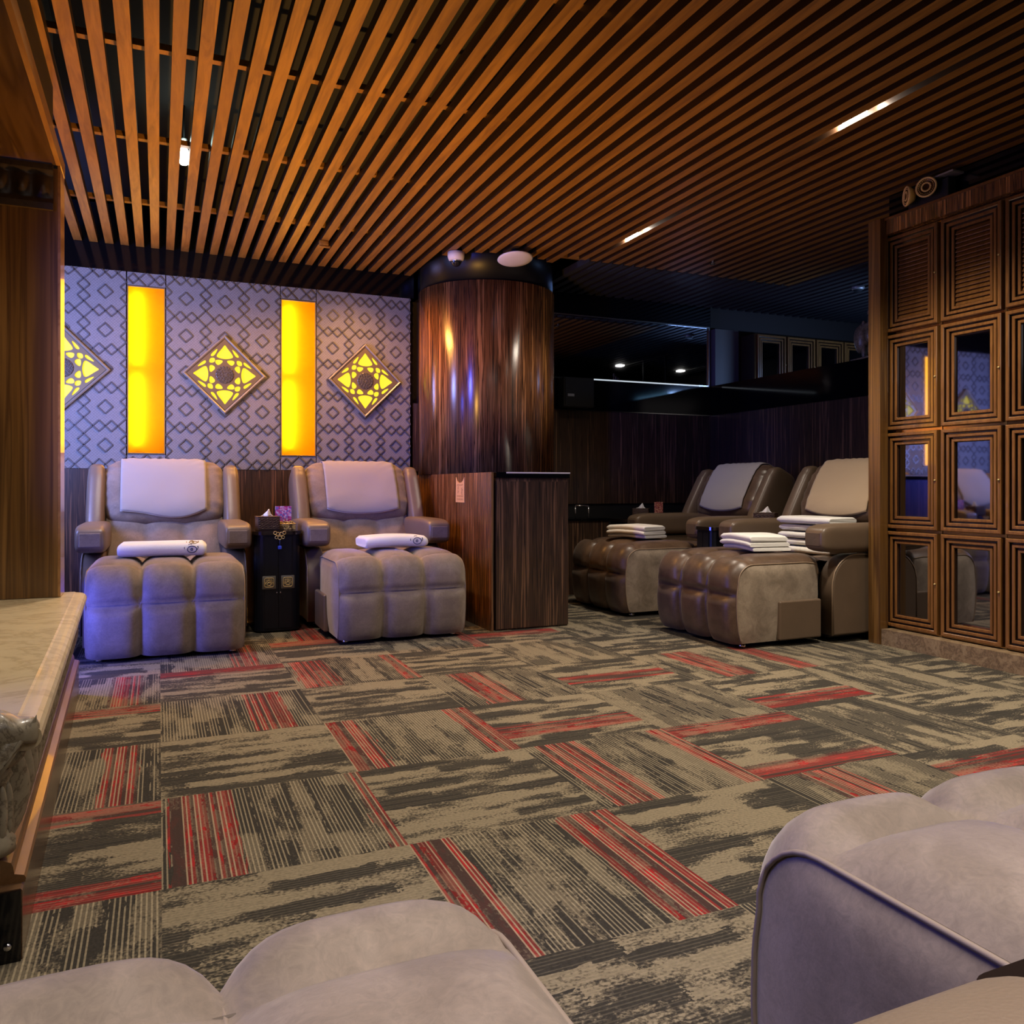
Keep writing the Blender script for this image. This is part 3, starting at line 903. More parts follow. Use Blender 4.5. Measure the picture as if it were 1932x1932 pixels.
def make_chair(label, suede_m, leather_m, pipe_m, side_m):
    t = thing('massage_chair', label, 'chair', (0, 0, 0), 0, 'padded massage chairs')
    # footrest
    prof = [(.035, .035), (.015, .10), (.004, .18), (0, .26), (.002, .34), (.012, .40)]
    prof += [(.125 - .115 * cos(a), .40 + .115 * sin(a)) for a in [pi / 2 * q / 8 for q in range(1, 9)]]
    prof += [(.25, ZT), (.40, ZT), (.55, ZT), (.63, ZT - .01), (.645, ZT - .05), (.645, .30)]
    xs = [-OW, -OW / 3, OW / 3, OW]
    mb = MB()
    P = lobed(mb, prof, xs, (.235, .43), 0.048, m=19, px=4.2, pr=8.0)
    mb.add([(-OW, .035, .035), (OW, .035, .035), (OW, .645, .035), (-OW, .645, .035)], [(0, 1, 2, 3)])
    ott = mb.build('footrest', suede_m, t)
    pol = P + [(.645, .035)]
    cy = sum(p[0] for p in pol) / len(pol); cz = sum(p[1] for p in pol) / len(pol)
    for s in (-1, 1):
        n = len(pol)

        def fn(u, v):
            q = pol[int(round(u * n)) % n]; k = 1 - v
            return (s * (OW + .022 * (1 - k ** 4)), cy + (q[0] - cy) * k, cz + (q[1] - cz) * k)
        MB().grid(fn, n, 7, cu=True).build('side_face', side_m, ott)
    pp = MB()
    for x in xs[1:3]: pp.tube([(x, y, z) for y, z in P[:50]], .0035, 5)
    for x in (-OW - .002, OW + .002): pp.tube([(x, y - .002, z + .002) for y, z in P[:50]], .0042, 6)
    pp.build('piping', pipe_m, ott)
    sm = MB()
    for c in (.235, .43):
        y, z = P[int(round(c * 55))]
        sm.tube([(x, y - .0005, z + .0005) for x in (-OW + .012, -OW / 3, 0, OW / 3, OW - .012)], .003, 5)
    sm.build('seam', M['stitch'], ott)
    for s in (-1, 1):
        MB().rbox(min(s * (OW + .005), s * (OW + .04)), max(s * (OW + .005), s * (OW + .04)), .30, .64, .04, .285, .012, 3).build('side_panel', leather_m, ott, True)
    # seat
    sp = [(.655, .36), (.655, .46), (.67, .50), (.72, .515), (.95, .50), (1.22, .475)]
    mb = MB(); lobed(mb, sp, [-.36, -.12, .12, .36], (.35,), 0.026, 30, 11)
    mb.box(-.36, .36, .66, 1.25, .2, .44)
    mb.build('seat', suede_m, t)
    # back frame: s runs up the back, n points to the sitter
    A = Vector((1.14, .50)); Tt = Vector((1.50 - 1.14, 1.17 - .50)).normalized(); Nn = Vector((-Tt.y, Tt.x))

    def bk(p):                       # (x, n, s) -> world local
        q = A + Tt * p[2] + Nn * p[1]
        return Vector((p[0], q.x, q.y))
    # lower back: three pads
    mb = MB()
    lp = [(-.10, -.02), (-.02, -.03), (.015, .0), (.02, .15), (.015, .34), (-.05, .40)]
    P2, _ = resample(lp, 30)
    cols = []
    for a, b in ((-.385, -.13), (-.13, .13), (.13, .385)):
        for k in range(11): cols.append((a + (b - a) * k / 10, k / 10))

    def fnl(u, v):
        i = int(round(u * 29)); x, lu = cols[int(round(v * (len(cols) - 1)))]
        d = .022 * (1 - abs(2 * lu - 1) ** 2.4) * sin(pi * u) ** .5
        w = .003 * noise.noise(Vector((x * 9, u * 26 + x * 8, 2.2)))
        return bk((x, P2[i][0] + d + w, P2[i][1]))
    mb.grid(fnl, 30, len(cols))
    for s in (-1, 1):
        mb.add([bk((s * .385, a, b)) for a, b in P2], [tuple(range(30))])
    mb.build('backrest', suede_m, t)
    # upper pillow
    HX, HN, HS, SC, NC, E, EX = .405, .15, .265, .515, -.045, .62, .34

    def wob(p):
        x, n_, s = p
        k = min(1.0, (abs(x) / HX) ** 3 + max(0, (s - SC) / HS) ** 6)
        a = math.atan2(s - SC, abs(x) + .05)
        w = .0055 * k * sin(a * 34 + noise.noise(Vector((x * 3, s * 3, 0))) * 5) + .006 * noise.noise(Vector((x * 6, s * 8, n_ * 4)))
        return Vector((x, n_ + w, s))
    mb = MB()

    def spw(x, e): return math.copysign(abs(x) ** e, x)

    def fnp(u, v):
        eta = -pi / 2 + pi * v; ph = 2 * pi * u
        x = HX * spw(sin(eta), EX); rg = max(0.0, cos(eta)) ** EX
        return bk(wob(Vector((x, NC + HN * rg * spw(cos(ph), E), SC + HS * rg * spw(sin(ph), E)))))
    mb.grid(fnp, 72, 60, cu=True)
    mb.build('head_cushion', suede_m, t)
    # side bolsters
    for s in (-1, 1):
        mb = MB()
        mb.ellipsoid((s * .452, -.035, .43), (.062, .15, .30), .45, .5, 28, 26, xf=bk,
                     wob=lambda p: Vector((p[0], p[1] + .004 * sin(p[2] * 95) * max(0, (p[2] - .5) * 5), p[2])))
        mb.build('bolster', leather_m, t)
    # shell behind
    MB().rbox(-.47, .47, -.30, -.12, -.1, .66, .05, 4, xf=bk).build('back_shell', leather_m, t, True)
    # arms
    for s in (-1, 1):
        pr = [(.69, .05)] + [(.69 + .20 - .20 * cos(a), .36 + .20 * sin(a)) for a in [pi / 2 * q / 10 for q in range(11)]] + [(1.62, .56), (1.62, .05)]
        bm = bmesh.new()
        x0, x1 = s * .375, s * .505
        va = [bm.verts.new((x0, y, z)) for y, z in pr]; vb = [bm.verts.new((x1, y, z)) for y, z in pr]
        bm.faces.new(va); bm.faces.new(vb[::-1])
        for i in range(len(pr)): bm.faces.new((va[i], va[(i + 1) % len(pr)], vb[(i + 1) % len(pr)], vb[i]))
        bmesh.ops.recalc_face_normals(bm, faces=bm.faces)
        rim = [e for e in bm.edges if abs(e.verts[0].co.x - e.verts[1].co.x) < 1e-6]
        bmesh.ops.bevel(bm, geom=rim, offset=.014, segments=3, profile=.5, affect='EDGES')
        ab = MB().frombm(bm, True).build('arm_body', leather_m, t, True)
        MB().tube([(s * .500, y - .002, z + .002) for y, z in pr[:-1]], .0055, 6).build('piping', pipe_m, ab)

        ap = MB().ellipsoid((s * .44, .98, .667), (.092, .395, .095), .45, .22, 72, 34).build('armrest', leather_m, t)
        MB().rbox(s * .44 - .062, s * .44 + .060, .5835, .597, .62, .708, .006, 4).build('end_pad', suede_m, ap, True)
    # base and feet
    MB().box(-.38, .38, .06, .64, .034, .05).box(-.46, .46, .70, 1.6, .034, .06).build('base', M['black'], t)
    for (x, y) in ((-.36, .09), (.36, .09), (-.42, 1.5), (.42, 1.5)):
        MB().lathe([(0, 0), (.022, 0), (.025, .006), (.018, .036), (0, .036)], (x, y, 0), 14).build('foot', M['chrome'], t)

    def front(x, ph, off):           # a point of the pillow's skin pushed out a little
        q = min(.999, abs(x) / HX)
        rg = (1 - (q ** (1 / EX)) ** 2) ** (EX / 2)
        return bk(wob(Vector((x, NC + (HN + off) * rg * spw(cos(ph), E), SC + (HS + off) * rg * spw(sin(ph), E)))))
    return t, front


def make_drape(front, label, mat, name='headrest_towel', sag=.0, w=.285):
    t = thing(name, label, 'towel', (0, 0, 0), 0, 'cloths over the headrests')
    mb = MB()

    def fn(u, v):
        x = (u - .5) * 2 * w
        low = -.62 - .22 * (1 - (2 * u - 1) ** 2) + sag * sin(2.2 * pi * u)
        ph = low + (2.2 - low) * v
        off = .008 + .003 * noise.noise(Vector((x * 5, v * 4, 1.7)))
        p = front(x, ph, off)
        return p
    mb.grid(fn, 34, 40)
    o = mb.build('cloth', mat, t)
    m = o.modifiers.new('thick', 'SOLIDIFY'); m.thickness = .005; m.offset = 1
    hem = MB(); hem.tube([Vector(fn(i / 33, 0)) for i in range(34)], .0035, 5)
    hem.build('hem', M['towel'] if mat is M['drape'] else mat, t)
    return t


def place(o, loc, rz):
    o.location = loc; o.rotation_euler = (0, 0, rz)
    return o


tau, front = make_chair('taupe massage chair nearest the left ledge, bathed in blue light', M['taupe'], M['taupel'], M['pipe'], M['taupe'])
place(tau, (0.045, 5.085, 0), 0)
dup(tau, 'taupe massage chair beside the ebony counter', (1.455, 5.085, 0), 0)
dup(tau, 'taupe massage chair cut off at the bottom of the picture, pale footrest in front', (-0.085, 0.905, 0), pi)
dup(tau, 'taupe massage chair cut off at the lower right corner of the picture', (1.205, 0.925, 0), pi)
bro, _ = make_chair('brown massage chair beside the lockers, holding the towel stack', M['brown'], M['brownl'], M['pipeb'], M['nap'])
place(bro, (3.235, 4.402, 0), -pi / 2)
dup(bro, 'brown massage chair at the back of the alcove near the ebony counter', (3.265, 5.735, 0), -pi / 2)
d = make_drape(front, 'pale cloth over the headrest of the blue-lit left chair', M['drape'], sag=.10); place(d, (0.035, 5.085, 0), 0)
d = make_drape(front, 'pale cloth over the headrest of the chair beside the counter', M['drape']); place(d, (1.475, 5.085, 0), 0)
d = make_drape(front, 'grey cloth over the headrest of the alcove back chair', M['drape']); place(d, (3.265, 5.735, 0), -pi / 2)
d = make_drape(front, 'tan cloth over the headrest of the chair by the lockers', M['drapet']); place(d, (3.235, 4.402, 0), -pi / 2)


# ---- folded towels
def make_towel(label, w, d, layers, seed, group='folded white towels', bend=.0, name='folded_towel'):
    """layers: list of (height, front, back) slabs from the bottom"""
    t = thing(name, label, 'towel', (0, 0, 0), 0, group)
    mb = MB(); z = 0.0
    for li, (h, y0, y1) in enumerate(layers):
        r = h / 2
        pr = [(y0 + r - r * cos(a), z + r + r * sin(a)) for a in [-pi / 2 + pi * q / 8 for q in range(9)]]
        pr += [(y1 - r + r * cos(a), z + r + r * sin(a)) for a in [pi / 2 - pi * q / 8 for q in range(9)]]
        n = len(pr); NX = 26

        def fn(u, v):
            k = int(round(u * n)) % n; y, zz = pr[k]
            x = (v - .5) * w
            e = abs(2 * v - 1)
            sh = 1 - .35 * max(0, (e - .94) / .06) ** 2
            zc = z + r
            dz = .003 * noise.noise(Vector((x * 7, y * 7, seed + li))) + bend * (-(2 * v - 1) ** 2)
            return (x + .006 * noise.noise(Vector((y * 9, zz * 30, seed))) * e, y + .006 * noise.noise(Vector((x * 6, seed * 3, li))), zc + (zz - zc) * sh + dz)
        mb.grid(fn, n, NX, cu=True)
        for v in (0, 1):
            ring = [fn(k / n, v) for k in range(n)]
            mb.add(ring, [tuple(range(n))])
        z += h * .97
    body = mb.build('towel', M['towel'], t)
    return t


def emblem(t, x, y, z, s, mat, nx=0.0, tilt=.35):
    """drop-shaped swirl printed on the towel front"""
    mb = MB()

    def P(a, b): return (x + a * s, y + b * s * sin(tilt) , z + b * s * cos(tilt))
    drop = [(-.55 * cos(a) * (1 if cos(a) > 0 else 1.15), .45 * sin(a)) for a in [2 * pi * q / 20 for q in range(20)]]
    mb.tube([P(a, b) for a, b in drop], .0026, 5, True)
    mb.tube([P(.13 * cos(a), .13 * sin(a)) for a in [2 * pi * q / 10 for q in range(10)]], .003, 5, True)
    mb.tube([P(.5 + .3 * cos(a), .25 + .35 * sin(a)) for a in [-.9 + .25 * q for q in range(7)]], .0028, 5)
    mb.tube([P(-.6 - .35 * cos(a), .2 + .3 * sin(a)) for a in [-.5 + .25 * q for q in range(5)]], .002, 5)
    mb.tube([P(-.2 + .4 * cos(a), .45 + .25 * sin(a)) for a in [1 + .25 * q for q in range(6)]], .002, 5)
    mb.build('emblem', mat, t)


TB = ZT + .061
t = make_towel('white folded towel with printed swirls on the blue-lit left chair', .50, .30, [(.080, 0, .30)], 1.0, bend=.004)
emblem(t, .165, .0, .038, .045, M['navy'], tilt=.1); emblem(t, .172, .035, .078, .04, M['ochre'], tilt=1.2)
place(t, (0.02, 5.36, TB), radians(-2))
t = make_towel('white folded towel with printed swirls on the chair beside the counter', .44, .28, [(.078, 0, .28)], 4.0, bend=.012)
emblem(t, .14, .0, .036, .05, M['navy'], tilt=.1)
place(t, (1.50, 5.40, TB + .012), radians(2))
LAY = [(.030, .025, .30), (.034, 0, .29), (.040, .006, .275)]
t = make_towel('white folded towel lying on the brown footrest near the lockers', .40, .30, LAY, 7.0, bend=.010); place(t, (3.52, 4.36, TB + .010), radians(-100))
t = make_towel('white folded towel on the footrest at the back of the alcove', .40, .30, LAY, 9.0, bend=.010); place(t, (3.49, 5.70, TB + .010), radians(-72))
names = ['lowest towel of the white stack on the chair by the lockers', 'second towel from the bottom of the white stack by the lockers', 'middle towel of the white stack on the chair by the lockers',
         'second towel from the top of the white stack by the lockers', 'topmost towel of the white stack on the chair by the lockers']
zz = .535
for k in range(5):
    h = (.040, .038, .040, .038, .048)[k]
    t = make_towel(names[k], .50, .26, [(h, (0, .012, .004, .014, -.006)[k], .24)], 11 + k, 'stacked white towels', bend=.0)
    place(t, (4.12, 4.37, zz), radians(-90)); zz += h + .0125


# ------------------------------------------------------------------ small tables
def make_table(label, w, d, h, plates=True, r=.07):
    t = thing('side_table', label, 'table', (0, 0, 0), 0, 'black side tables')

    def plan(w_, d_, r_):
        p = [(-w_ / 2 + r_ - r_ * cos(a), r_ - r_ * sin(a)) for a in [pi / 2 * q / 6 for q in range(7)]]
        p += [(w_ / 2 - r_ + r_ * sin(a), r_ - r_ * cos(a)) for a in [pi / 2 * q / 6 for q in range(7)]]
        return p + [(w_ / 2, d_), (-w_ / 2, d_)]
    MB().prism(plan(w - .01, d, r), .012, h - .026).build('body', M['lacquer'], t)
    MB().prism([(x, y - .012 if y < .2 else y) for x, y in plan(w + .012, d, r)], h - .025, h).build('top', M['tabletop'], t)
    for s in (-1, 1):
        a, b = (-w / 2 + r, -.003) if s < 0 else (.003, w / 2 - r)
        dr = MB().box(a, b, -.006, .0, .03, h - .04).build('door', M['lacquer'], t)
        if plates:
            cx = s * .062
            pl = MB().rbox(cx - .045, cx + .045, -.011, -.0065, .30, .39, .004, 2).build('emblem_plate', M['plate'], dr)
            em = MB()
            cz = .345
            em.tube([(cx + .031 * math.copysign(abs(cos(q)) ** .35, cos(q)), -.0125, cz + .031 * math.copysign(abs(sin(q)) ** .35, sin(q))) for q in [2 * pi * k / 24 for k in range(24)]], .0026, 5, True)
            em.tube([(cx + .014 * cos(q), -.0125, cz - .010 + .010 * sin(q)) for q in [2 * pi * k / 12 for k in range(12)]], .0026, 5, True)
            for (ax, az) in ((-.014, .013), (0, .018), (.014, .013), (-.02, -.004), (.02, -.004)):
                em.tube([(cx + ax + .006 * cos(q), -.0125, cz + az + .006 * sin(q)) for q in [2 * pi * k / 8 for k in range(8)]], .002, 5, True)
            em.tube([(cx - .006 * s, -.0125, cz), (cx + .004, -.0125, cz + .012), (cx + .012, -.0125, cz + .001)], .002, 5)
            eo = em.build('scroll_motif', M['gold'], dr)
        MB().lathe([(0, -.02), (.004, -.02), (.004, -.006), (0, -.006)], (s * .012, 0, .275), 8, 'Y').build('door_knob', M['chrome'], dr)
    for x, y in ((-w / 2 + .06, .08), (w / 2 - .06, .08), (-w / 2 + .04, d - .04), (w / 2 - .04, d - .04)):
        MB().lathe([(0, 0), (.016, 0), (.016, .012), (0, .012)], (x, y, 0), 10).build('foot', M['black'], t)
    return t


TH1 = .695
tb = place(make_table('black two-door side table between the two left chairs', .318, .50, TH1), (0.750, 5.73, 0), 0)
tb2 = dup(tb, 'black side table between the two brown alcove chairs', (3.80, 5.068, 0), -pi / 2); tb2.scale = (.76, 1, 1)
tb3 = dup(tb, 'black side table at the back of the alcove against the far wall', (3.95, 6.60, 0), -pi / 2)
tb4 = place(make_table('black side table corner at the lower right edge of the picture', .20, .45, TH1, True, .02), (0.560, 0.335, 0), pi)


def make_tissue(label):
    t = thing('tissue_box', label, 'tissue box', (0, 0, 0), 0, 'tissue boxes on the side tables')
    MB().rbox(-.075, .075, -.06, .06, 0, .092, .004, 2).build('box', M['boxwood'], t, True)
    rb = MB()
    for k in range(7):
        z = .014 + k * .0115
        rb.tube([(-.068 + .136 * q / 16, -.061, z + .0035 * sin(q * 1.9 + k * 2)) for q in range(17)], .0035, 5)
    rb.build('carving', M['boxwood'], t)
    MB().rbox(-.077, .077, -.062, .062, .092, .098, .002, 2).build('lid', M['boxwood'], t, True)
    mb = MB()

    def fn(u, v):
        x = -.045 + .085 * u
        top = .052 * max(0, 1 - abs(u - .72) / .72 if u < .72 else 1 - (u - .72) / .28 * 1.0)
        return (x * (1 - .2 * v), .012 * sin(u * 9) * (1 - v * .5) + .008 * v, .0985 + top * v)
    mb.grid(fn, 20, 8)
    o = mb.build('tissue', M['tissue'], t); m = o.modifiers.new('thick', 'SOLIDIFY'); m.thickness = .003
    return t


ti = place(make_tissue('carved tissue box on the table between the two left chairs'), (0.695, 5.87, TH1), radians(3))
dup(ti, 'carved tissue box on the table between the brown chairs', (4.42, 5.09, TH1), radians(-55)).scale = (1.1, 1.0, 1)
dup(ti, 'carved tissue box at the back of the alcove', (4.20, 6.56, TH1), radians(-40))


def make_card(label, mat, w, h):
    t = thing('menu_stand', label, 'card stand', (0, 0, 0), 0, 'printed cards on the side tables')
    MB().box(-w / 2, w / 2, -.003, .003, .012, h).build('card', mat, t)
    MB().rbox(-w / 2 - .012, w / 2 + .012, -.035, .03, 0, .012, .003, 2).build('stand_base', M['goldmix'], t)
    return t


cd = place(make_card('pink printed card standing on the table between the left chairs', M['cardpink'], .112, .165), (0.815, 5.96, TH1), radians(-3))
cd2 = place(make_card('red printed card on the table between the brown chairs', M['cardred'], .085, .16), (4.62, 5.00, TH1), radians(-50))
cd3 = place(make_card('printed card beside the tissue box at the back of the alcove', M['cardred'], .08, .16), (4.33, 6.46, TH1), radians(-30))
# gilt tray with trinkets
t = thing('gilt_tray', 'small gilt tray of trinkets in front of the pink card', 'tray', (0.825, 5.865, TH1), 0)
MB().rbox(-.058, .058, -.03, .03, 0, .04, .005, 2).build('tray', M['goldmix'], t, True)
mb = MB(); mb.tube([(x, y, .043) for x, y in ((-.058, -.03), (.058, -.03), (.058, .03), (-.058, .03))], .004, 6, True); mb.build('rim', M['gold'], t)
rr = random.Random(3); mb = MB()
for k in range(11):
    mb.ellipsoid((-.045 + .009 * k, rr.uniform(-.015, .015), .046 + rr.uniform(0, .014)), (.008, .008, .007), 1, 1, 8, 6)
mb.build('trinkets', M['goldmix'], t)
# keys with a blue bead
t = thing('key_tassel', 'brass filigree charm with blue bead hanging from the table edge', 'charm', (0.757, 5.712, TH1), 0)
mb = MB()
for (cx, cz, r) in ((-.03, -.012, .011), (-.012, -.02, .012), (.012, -.02, .012), (.03, -.012, .011), (-.022, -.042, .010), (0, -.046, .012), (.022, -.042, .010), (0, -.028, .006)):
    mb.tube([(cx + r * cos(q), -.004, cz + r * sin(q)) for q in [2 * pi * k / 10 for k in range(10)]], .0025, 5, True)
mb.build('filigree', M['gold'], t)
MB().tube([(0, -.004, -.058), (.001, -.004, -.10)], .0018, 5).build('cord', M['bluecord'], t)
MB().rbox(-.012, .012, -.014, .006, -.124, -.100, .004, 3).build('bead', M['bluebead'], t, True)

# ------------------------------------------------------------------ ebony counter with notice
t = thing('counter', 'tall ebony wood counter block in front of the round column', 'counter', (2.12, 5.17, 0), 0)
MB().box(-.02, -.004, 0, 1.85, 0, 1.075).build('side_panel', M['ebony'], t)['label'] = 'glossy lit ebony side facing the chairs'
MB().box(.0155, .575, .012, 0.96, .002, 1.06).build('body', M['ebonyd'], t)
MB().box(.0155, .575, .001, .0115, .012, 1.035).build('front_panel', M['ebonyd'], t)
MB().box(.0155, .585, -.003, .98, 1.0605, 1.1).build('top', M['gloss'], t)
MB().box(-.02, -.004, 0, 1.85, 1.0755, 1.1).build('top_edge', M['ebony'], t)
MB().box(.09, .588, -.0065, -.0035, 1.092, 1.1015).build('metal_strip', M['white'], t)
t = thing('notice_card', 'amber notice card with scooped top stuck on the counter side', 'notice', (2.0995, 5.795, .975), 0)
w2 = .095
pol = [(-w2, -.095), (w2, -.095), (w2, .095), (w2 * .62, .066), (w2 * .3, .055), (-w2 * .3, .055), (-w2 * .62, .068), (-w2 * .95, .098)]
MB().prism([(-a, b) for a, b in pol], -.004, -.0005, 'X').build('card', M['paper'], t)
ink = MB(); rr = random.Random(8)


def dash(y, z, a, b): ink.box(-.0048, -.0042, y, y + a, z, z + b)


for k in range(7): dash(.062 - .019 * k, .034 + rr.uniform(-.002, .002), -.009, .007)
for (yy, zz0) in ((.045, .015), (.045, -.015), (-.035, -.008), (-.035, -.026), (-.035, .006)):
    for q in range(4):
        dash(yy - rr.uniform(-.012, .012), zz0 + q * .006 - .01, -rr.uniform(.01, .024), .0022)
    dash(yy - .004, zz0 - .012, -.003, .024)
for rw in (-.05, -.073):
    for k in range(6):
        y0 = .065 - .024 * k
        dash(y0, rw, -.014, .002); dash(y0 - .004, rw - .007, -.003, .014); dash(y0, rw + .006, -.012, .002)
ink.build('lettering', M['ink'], t)

# ------------------------------------------------------------------ lockers
PITCH, Z0, LW = .6228, .103, .397


def make_locker(label, louvre, full=True):
    t = thing('locker', label, 'locker', (0, 0, 0), 0, 'framed wooden lockers')
    MB().box(0, LW, .004, .40, Z0, Z0 + 4 * PITCH).build('carcass', M['lockdark'], t)
    g = MB()
    for k in range(5):
        z = Z0 + k * PITCH
        g.box(.004, LW - .004, -.012, .0035, max(Z0, z - .008), min(Z0 + 4 * PITCH, z + .008))
    g.box(-.006, .006, -.016, .0035, Z0, Z0 + 4 * PITCH)
    g.build('divider', M['divider'], t)
    prof = [(0, 0), (0, -.034), (.004, -.038), (.018, -.038), (.022, -.034), (.023, -.018), (.030, -.018), (.031, -.026), (.034, -.030), (.047, -.030), (.050, -.026), (.051, -.011),
            (.058, -.011), (.059, -.018), (.062, -.022), (.074, -.022), (.077, -.018), (.080, -.001)]
    for k in range(4):
        x0, x1 = .010, LW - .010; z0, z1 = Z0 + k * PITCH + .010, Z0 + (k + 1) * PITCH - .010
        fr = MB(); gv = MB()

        def ring(mb, a, b):
            P = []
            for (d_, y) in (prof[a], prof[b]):
                P += [(x0 + d_, y, z0 + d_), (x1 - d_, y, z0 + d_), (x1 - d_, y, z1 - d_), (x0 + d_, y, z1 - d_)]
            mb.add(P, [(i, (i + 1) % 4, 4 + (i + 1) % 4, 4 + i) for i in range(4)])
        for a in range(len(prof) - 1):
            flat = (prof[a][1] == prof[a + 1][1] and prof[a][1] in (-.018, -.011)) or (a > 3 and prof[a + 1][0] - prof[a][0] < .0015) or a == len(prof) - 2
            ring(gv if flat else fr, a, a + 1)
        door = fr.build('door', M['locker'], t, recalc=False)
        gv.build('groove', M['lockdark'], door, recalc=False)
        if k == 3 and louvre:
            lv = MB()
            n = 17; a0, a1 = z0 + .08, z1 - .08
            for q in range(n):
                z = a0 + (a1 - a0) * (q + .5) / n; hh = (a1 - a0) / n * .62
                lv.add([(x, y, zz) for x in (x0 + .081, x1 - .081) for y, zz in ((-.012, z - hh), (.0, z + hh * .6), (.0, z + hh * .75), (-.014, z - hh * .7))],
                       [(0, 1, 5, 4), (1, 2, 6, 5), (2, 3, 7, 6), (3, 0, 4, 7), (0, 3, 2, 1), (4, 5, 6, 7)])
            lv.build('louvre', M['locker'], door)
        else:
            MB().box(x0 + .0795, x1 - .0795, -.004, -.001, z0 + .0795, z1 - .0795).build('pane', M['pane'], door)
        MB().lathe([(0, -.046), (.005, -.046), (.006, -.038), (0, -.038)], (x1 - .010, 0, (z0 + z1) / 2), 10, 'Y').build('door_lock', M['gold'], door)
    return t


LX, LY = 4.30, 3.808
lk = place(make_locker('first locker column, next to the brown chair and end post', True), (LX, LY, 0), -pi / 2)
dup(lk, 'second locker column from the end post', (LX, LY - .402, 0), -pi / 2)
dup(lk, 'third locker column, cut by the right picture edge', (LX, LY - .804, 0), -pi / 2)
fl = make_locker('upper locker in the dim blue room, first from the grey post', False)
place(fl, (5.69, 6.72, 0), 0)
for k, nm in enumerate(('second', 'third', 'fourth', 'fifth')):
    dup(fl, 'upper locker in the dim blue room, %s from the grey post' % nm, (5.69 + .402 * (k + 1), 6.72, 0), 0)
t = thing('locker_surround', 'wooden end post, header and stone plinth framing the lockers', 'locker surround', (4.2, 3.80, 0), 0)
pr_ = MB().prism([(-.015, -.035), (.05, -.035), (.05, .02), (.5, .02), (.5, .057), (-.015, .057)], 0, 2.698); pr_.build('end_post', M['partition'], t)
MB().box(-.012, .5, -1.6, -.042, 0, .10).build('plinth', M['stone'], t)
MB().box(.03, .5, -1.6, -.036, 2.597, 2.698).build('header', M['ebony'], t)
MB().box(.02, .0295, -1.6, -.036, 2.686, 2.70).build('cornice', M['locker'], t)
MB().box(.16, .17, -1.6, .05, 2.70, 3.2).build('back_board', M['gloss'], t)

# twin emergency light
t = thing('emergency_light', 'twin emergency spotlight on top of the lockers', 'light fixture', (4.29, 3.47, 2.7312), radians(-90))
MB().rbox(-.16, .12, -.02, .05, -.03, .10, .006, 2).build('housing', M['black'], t, True)
MB().box(-.08, .17, -.045, .05, .112, .122).build('bracket', M['greymetal'], t)
for (cx, cz, yaw) in ((-.125, .055, -.2), (.015, .065, .72)):
    def xf(p, cx=cx, cz=cz, yaw=yaw):
        p = Vector(p); q = Matrix.Rotation(yaw - .35, 3, 'Z') @ p
        return Vector((q.x + cx, q.y - .075, q.z + cz))
    mb = MB().lathe([(.0, .05), (.035, .045), (.058, .01), (.062, 0), (.056, -.006), (.050, .0)], (0, 0, 0), 28, 'Y')
    mb.v = [xf(p) for p in mb.v]; hd = mb.build('lamp_head', M['amber'], t)
    mb = MB().lathe([(.050, 0.0), (.030, .012), (0, .016)], (0, 0, 0), 28, 'Y'); mb.v = [xf(p) for p in mb.v]; mb.build('reflector', M['amberdark'], hd)
    mb = MB()
    for q in range(16):
        a = 2 * pi * q / 16
        mb.ellipsoid((.025 * cos(a), -.002, .025 * sin(a)), (.006, .005, .006), 1, 1, 8, 6)
    for q in range(24):
        a = 2 * pi * q / 24
        mb.ellipsoid((.042 * cos(a), -.001, .042 * sin(a)), (.003, .003, .003), 1, 1, 6, 5)
    mb.v = [xf(p) for p in mb.v]; mb.build('facets', M['amber'], hd)
    MB().tube([(cx, .0, cz), (cx, -.03, cz)], .012, 8).build('neck', M['black'], hd)

# ------------------------------------------------------------------ left ledge and partition
t = thing('marble_ledge', 'cream marble ledge on a glossy wood plinth along the left side', 'ledge', (-0.265, 1.985, 0), radians(2.1))
LL = 2.42
D = -.95


def run(mb, prof, y0, y1, smooth=False):
    n = len(prof)
    vs = [(x, y0, z) for x, z in prof] + [(x, y1, z) for x, z in prof]
    mb.add(vs, [tuple(range(n)), tuple(range(n, 2 * n))[::-1]] + [(i, n + i, n + (i + 1) % n, (i + 1) % n) for i in range(n)], smooth)
    return mb


nose = [(D, .43), (-.02, .43), (-.005, .435)] + [(.005 + .03 * cos(a), .462 + .028 * sin(a)) for a in [-pi / 2 + pi * q / 8 for q in range(9)]] + [(-.012, .492), (-.018, .495), (D, .495)]
run(MB(), nose, .02, LL).build('marble_top', M['marble'], t)
car = MB(); car.box(D, -.035, .06, LL - .02, .21, .43)
for k in range(24):                                   # leaf flutes of the carved frieze
    y = .10 + k * .096
    if y > LL - .1: break
    car.grid(lambda u, v, y=y: (-.036 + .032 * abs(sin(pi * v)) ** .7 * (abs(sin(pi * u)) ** .8) + .006 * sin(pi * v), y + (.088 * (v - .5)) * (1 - .55 * u ** 2) + .044, .215 + .21 * u + .0), 9, 9)
car.build('carved_frieze', M['marbleg'], t)
cor = MB()                                            # carved leaf corner under the slab's near end
cor.grid(lambda u, v: (-.02 + .045 * cos(v * pi - pi / 2) - .10 * u, .012 - .03 * sin(u * pi) - .006 * sin(v * 9), .50 - .15 * u + .012 * sin(v * 14 + u * 5) - .04 * abs(v - .5)), 18, 22)
cor.ellipsoid((-.055, .03, .475), (.085, .045, .040), .8, .8, 24, 14, wob=lambda p: p + Vector((0, 0, .008 * sin(p[0] * 90 + p[2] * 60))))
cor.ellipsoid((-.06, .045, .425), (.062, .035, .030), .8, .8, 20, 12, wob=lambda p: p + Vector((.004 * sin(p[2] * 180), 0, 0)))
